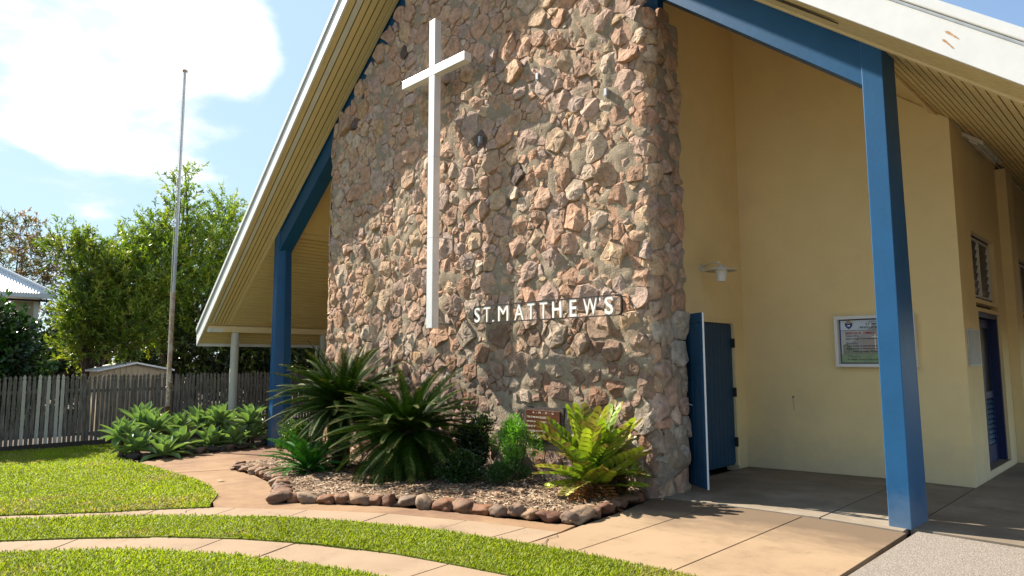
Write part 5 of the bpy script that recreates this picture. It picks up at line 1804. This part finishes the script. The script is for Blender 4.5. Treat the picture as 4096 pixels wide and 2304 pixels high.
rf = corrugated(-29.0, 4.02, 5.2, -32.6, 6.35, 1.6, -8.5, 'roof').build('roof', metal_roof, hs)
MB().hexa([(-29.0, 5.2, 4.0), (-32.6, 1.6, 6.33), (-36.2, 5.2, 4.0)], [(-29.0, 5.22, 4.04), (-32.6, 1.62, 6.37), (-36.2, 5.22, 4.04)]).build('hip_end', metal_roof, hs)
MB().tube([(-29.0, 5.2, 4.05), (-32.6, 1.6, 6.4)], .07, 8).build('hip_capping', metal_roof, hs)
MB().box((-29.06, -8.5, 3.85), (-28.92, 5.27, 4.0)).build('gutter', white_paint, hs)
MB().box((-29.6, -8.4, 3.76), (-29.07, 5.1, 3.80)).build('eave_lining', groove_mat, hs)  # lining coloured near black for the shade under the eave
MB().tube([(-29.5, 4.8, 2.85), (-29.05, 5.15, 3.8)], .045, 8).build('eave_brace', offwhite, hs)
MB().tube([(-29.4, 4.35, hz), (-29.4, 4.4, 3.4)], .05, 8).build('downpipe', offwhite, hs)
lt = MB()
for k in range(14):
    y0 = 5.1 + k * .11
    lt.hexa([(-29.3, y0, 2.95), (-29.28, y0, 2.95), (-29.28, y0 + .03, 2.95), (-29.3, y0 + .03, 2.95)], [(-29.3, y0 + .45, 3.4), (-29.28, y0 + .45, 3.4), (-29.28, y0 + .48, 3.4), (-29.3, y0 + .48, 3.4)])
    lt.hexa([(-29.27, y0 + .45, 2.95), (-29.25, y0 + .45, 2.95), (-29.25, y0 + .48, 2.95), (-29.27, y0 + .48, 2.95)], [(-29.27, y0, 3.4), (-29.25, y0, 3.4), (-29.25, y0 + .03, 3.4), (-29.27, y0 + .03, 3.4)])
lt.build('lattice', lattice_mat, hs)

# ================================================================== TREES
def crown_leaves(clumps, nshoot, per, ll, lw, pal, rg, up=0.6, spread=0.55, slen=(0.3, 0.8), surf=0.35):
    cl = np.array([c[:6] for c in clumps])
    vol = cl[:, 3] * cl[:, 4] * cl[:, 5]; pr = vol ** .8 / (vol ** .8).sum()
    k = rg.choice(len(cl), nshoot, p=pr)
    d = unit(rg.normal(size=(nshoot, 3)))
    r = rg.random(nshoot) ** surf
    base = cl[k, :3] + d * cl[k, 3:6] * r[:, None]
    D = unit(d * .75 + np.array([0, 0, up]) + rg.normal(size=(nshoot, 3)) * .35)
    S = rg.uniform(*slen, nshoot)
    t = rg.random((nshoot, per))
    P = base[:, None, :] + D[:, None, :] * (S[:, None] * t)[:, :, None]
    ld = unit((D[:, None, :] * .75 + rg.normal(size=(nshoot, per, 3)) * spread).reshape(-1, 3))
    n = nshoot * per
    pal = np.array(pal)
    ci = rg.integers(0, len(pal), nshoot)
    c = np.repeat(pal[ci], per, 0) * rg.uniform(.7, 1.3, n)[:, None]
    V, F, C = leaves(P.reshape(-1, 3), ld, rg.uniform(.7, 1.25, n) * ll, rg.uniform(.7, 1.25, n) * lw, c, rg)
    return V, F, C, base, D, S


def tree(name, x, y, clumps, nshoot, per, ll, lw, pal, label, seed, group='trees behind the fence', trunk_r=.16, mat=None, cat='tree', **kw):
    rg = np.random.default_rng(seed)
    g = gz(x)
    root = empty(name, (x, y, g), label, cat, group)
    V, F, C, base, D, S = crown_leaves(clumps, nshoot, per, ll, lw, pal, rg, **kw)
    link_mesh('crown', npmesh('crown', V - np.array(WL[root.name]), F, mat or foliage, C), root)
    tk = MB()
    fork = Vector((x, y, g + 1.2))
    tk.tube([(x, y, g - .1), (x + .05, y - .04, g + .6), fork], [trunk_r * 1.15, trunk_r, trunk_r * .85], 10)
    tk.build('trunk', bark, root, smooth=True)
    br = MB(); tw = MB()
    for c in clumps:
        e = Vector(c[:3]) + Vector((0, 0, c[5] * .5))
        m = fork.lerp(e, .5) + Vector((rg.uniform(-.3, .3), rg.uniform(-.3, .3), rg.uniform(-.1, .4)))
        br.tube([fork, fork.lerp(m, .5) + Vector((0, 0, .1)), m, e], [trunk_r * .6, trunk_r * .42, trunk_r * .28, trunk_r * .08], 7)
    br.build('limbs', bark, root, smooth=True)
    for i in range(0, len(base), max(1, len(base) // 260)):
        b = Vector(base[i]); e = b + Vector(D[i]) * float(S[i])
        tw.tube([b - Vector(D[i]) * .35, b, e], [.014, .010, .004], 4, cap=False)
    tw.build('twigs', twig_mat, root)
    return root


GA = [(.155, .24, .02), (.205, .285, .022), (.095, .16, .018), (.26, .30, .03), (.12, .195, .022), (.08, .13, .018)]
GB = [(.115, .175, .02), (.15, .215, .022), (.075, .125, .018), (.21, .24, .03)]
GD = [(.018, .035, .010), (.028, .05, .012), (.02, .03, .010), (.05, .075, .014)]
tree('bottlebrush_tree', -24.2, 8.0,
     [(-24.0, 7.75, 6.6, .55, .55, 1.1), (-24.0, 8.2, 5.3, 1.2, 1.3, 1.0), (-24.3, 9.3, 5.9, 1.0, .9, 1.1), (-23.6, 7.0, 4.4, 1.2, 1.3, 1.0), (-24.2, 9.8, 4.3, 1.2, 1.2, 1.2),
      (-23.4, 8.6, 3.2, 1.4, 1.7, 1.2), (-23.5, 6.6, 2.9, 1.1, 1.2, .9), (-24.0, 7.9, 7.4, .25, .3, .6), (-24.0, 7.85, 8.05, .16, .18, .4), (-24.4, 9.5, 7.0, .5, .5, .5), (-24.0, 6.55, 5.3, .6, .6, .55), (-23.9, 5.95, 4.6, .7, .6, .6), (-24.0, 7.2, 6.0, .5, .5, .5)],
     2300, 28, .15, .040, GA, 'tallest yellow green leafy tree behind the flagpole', 401, trunk_r=.2)
tree('bottlebrush_tree', -23.4, 5.2,
     [(-23.2, 5.25, 4.2, .8, .65, .65), (-23.2, 6.1, 3.8, 1.0, .9, .75), (-23.0, 5.0, 3.1, .9, .6, .8), (-22.8, 5.9, 2.6, 1.0, .9, .8), (-23.3, 4.95, 4.95, .25, .25, .45), (-23.6, 4.45, 4.95, .4, .4, .3), (-23.0, 4.9, 2.2, .8, .5, .6)],
     1500, 28, .14, .040, GB, 'spreading olive green tree between the house and tallest tree', 402)
tree('russet_tree', -37.0, 5.3,
     [(-37.0, 5.2, 7.3, .8, .8, .9), (-37.2, 4.0, 6.6, 1.0, 1.2, .7), (-37.0, 6.5, 6.4, 1.0, 1.0, .9), (-37.6, 2.6, 6.2, 1.2, 1.2, .8), (-37.4, 5.3, 5.2, 1.2, 1.6, 1.0)],
     560, 22, .21, .045, [(.16, .11, .045), (.19, .10, .05), (.12, .13, .04), (.10, .115, .04)], 'russet drooping tree above the white corrugated roof', 403, up=.1, spread=.8)
tree('dark_bush', -20.7, 2.55,
     [(-20.8, 2.45, 2.2, .6, .5, .55), (-20.8, 2.2, 1.4, .8, .8, .9), (-20.7, 2.85, 1.1, .6, .5, .9), (-20.8, 2.85, 2.0, .45, .4, .55), (-20.9, 1.9, 2.7, .5, .5, .45)],
     1100, 12, .15, .085, [(.02, .055, .012), (.03, .085, .018), (.014, .036, .01)], 'dark glossy leaved bush at the left end of the fence', 404, mat=glossy_leaf, cat='bush', up=.2, spread=.9)
tree('creeper_bush', -25.5, 4.4,
     [(-26.5, 5.2, 1.6, 1.0, 1.0, 1.0), (-26.5, 6.6, 1.5, 1.0, 1.2, .9), (-26.8, 4.9, .7, 1.0, 1.0, .9), (-26.6, 7.6, 1.2, 1.0, 1.2, .9)],
     900, 12, .16, .09, GD, 'dark creeper hedge below the lattice', 405, cat='hedge', up=.2, spread=.9)
tree('dark_tree', -22.4, 9.8,
     [(-22.6, 8.6, 2.2, 1.1, 1.3, 1.3), (-22.4, 10.0, 2.4, 1.2, 1.3, 1.4), (-22.4, 9.4, .9, 1.0, 1.6, 1.0), (-22.6, 11.2, 2.6, 1.2, 1.2, 1.4), (-22.6, 11.2, 1.0, 1.0, 1.3, 1.0)],
     1500, 16, .15, .07, GD + [(.10, .14, .02)], 'dark dense tree behind the eave columns', 406, up=.2, spread=.8)
tree('dark_tree', -22.8, 13.4,
     [(-22.8, 12.8, 2.6, 1.3, 1.4, 1.5), (-22.8, 14.4, 2.6, 1.3, 1.4, 1.5), (-22.6, 13.6, .9, 1.0, 1.8, 1.0), (-22.8, 16.4, 2.4, 1.3, 1.4, 1.5)],
     1200, 16, .15, .07, GD + [(.09, .12, .02)], 'dark dense tree seen between the blue post and stone wall', 407, up=.2, spread=.8)
# distant hedge line that closes the view under the trees
tree('tall_hedge', -34.0, 12.0,
     [(-34, 6 + 2.6 * k, 1.6, 1.6, 1.9, 2.0) for k in range(8)], 1500, 12, .28, .13, GD + [(.04, .07, .016)], 'tall green hedge far behind the fence', 408, cat='hedge', up=.3, spread=.8)

# ---- iron brackets left on the stone wall --------------------------------------------------
for (x, z, lab) in ((-6.48, 5.71, 'small steel bracket on the stone wall, uppermost of three'), (-5.23, 5.10, 'small steel bracket on the stone wall nearest its right corner'), (-7.75, 5.06, 'small steel bracket on the stone wall beside the cross')):
    b_ = empty('wall_bracket', (x, 6.95, z), lab, 'bracket', 'steel brackets on the stone wall')
    MB().box((x - .02, 6.94, z), (x + .02, 7.0, z + .11)).build('plate', steel, b_)
    MB().tube([(x, 6.935, z + .02), (x + .02, 6.925, z - .03), (x, 6.92, z - .07), (x - .02, 6.925, z - .03), (x, 6.935, z + .02)], .006, 6).build('ring', steel, b_)

# ---- cracks in the paving --------------------------------------------------
for name_, pts_, lab in (('driveway_track', [(-8.42, 2.95), (-8.55, 3.0), (-8.62, 3.12), (-8.78, 3.2)], None), ('apron', [(-4.36, 4.9), (-4.28, 4.83), (-4.30, 4.72), (-4.22, 4.6), (-4.2, 4.5)], None),
                         ('driveway_track', [(-9.25, 1.62), (-9.38, 1.82), (-9.42, 1.9), (-9.6, 2.02)], None)):
    par = bpy.data.objects[name_]
    Vc = []
    for i, (x, y) in enumerate(pts_):
        a = Vector(pts_[min(i + 1, len(pts_) - 1)]) - Vector(pts_[max(i - 1, 0)]); n_ = Vector((-a.y, a.x)).normalized() * (.005 if 0 < i < len(pts_) - 1 else .002)
        Vc += [Vector((x + n_.x, y + n_.y, gz(x) + .006)) - wl(par), Vector((x - n_.x, y - n_.y, gz(x) + .006)) - wl(par)]
    link_mesh('crack', mesh('crack', Vc, [(2 * i, 2 * i + 1, 2 * i + 3, 2 * i + 2) for i in range(len(pts_) - 1)], soil), par)

# ---- litter on the paving --------------------------------------------------
for (x, y, s, a, lab) in ((-10.64, 4.22, .075, .4, 'pale fallen leaf on the brown path'), (-7.26, 2.44, .085, 2.0, 'pale curled leaf at the edge of the turf strip')):
    V = []; F = []
    for i in range(7):
        t = i / 6; w_ = .4 * math.sin(math.pi * t) + .03
        for q in (-1, 0, 1):
            u, v = (t - .5) * 2, w_ * q
            V.append((x + s * (u * math.cos(a) - v * math.sin(a)), y + s * (u * math.sin(a) + v * math.cos(a)), gz(x) + .008 + s * (.25 * abs(q) * w_ + .25 * u * u)))
    for i in range(6):
        for q in range(2):
            b = i * 3 + q; F.append((b, b + 3, b + 4, b + 1))
    tag(link_mesh('fallen_leaf', mesh('fallen_leaf', V, F, M('dry_leaf', (.55, .43, .28), (.42, .30, .18), 40, .8), True)), lab, 'leaf', 'fallen leaves')
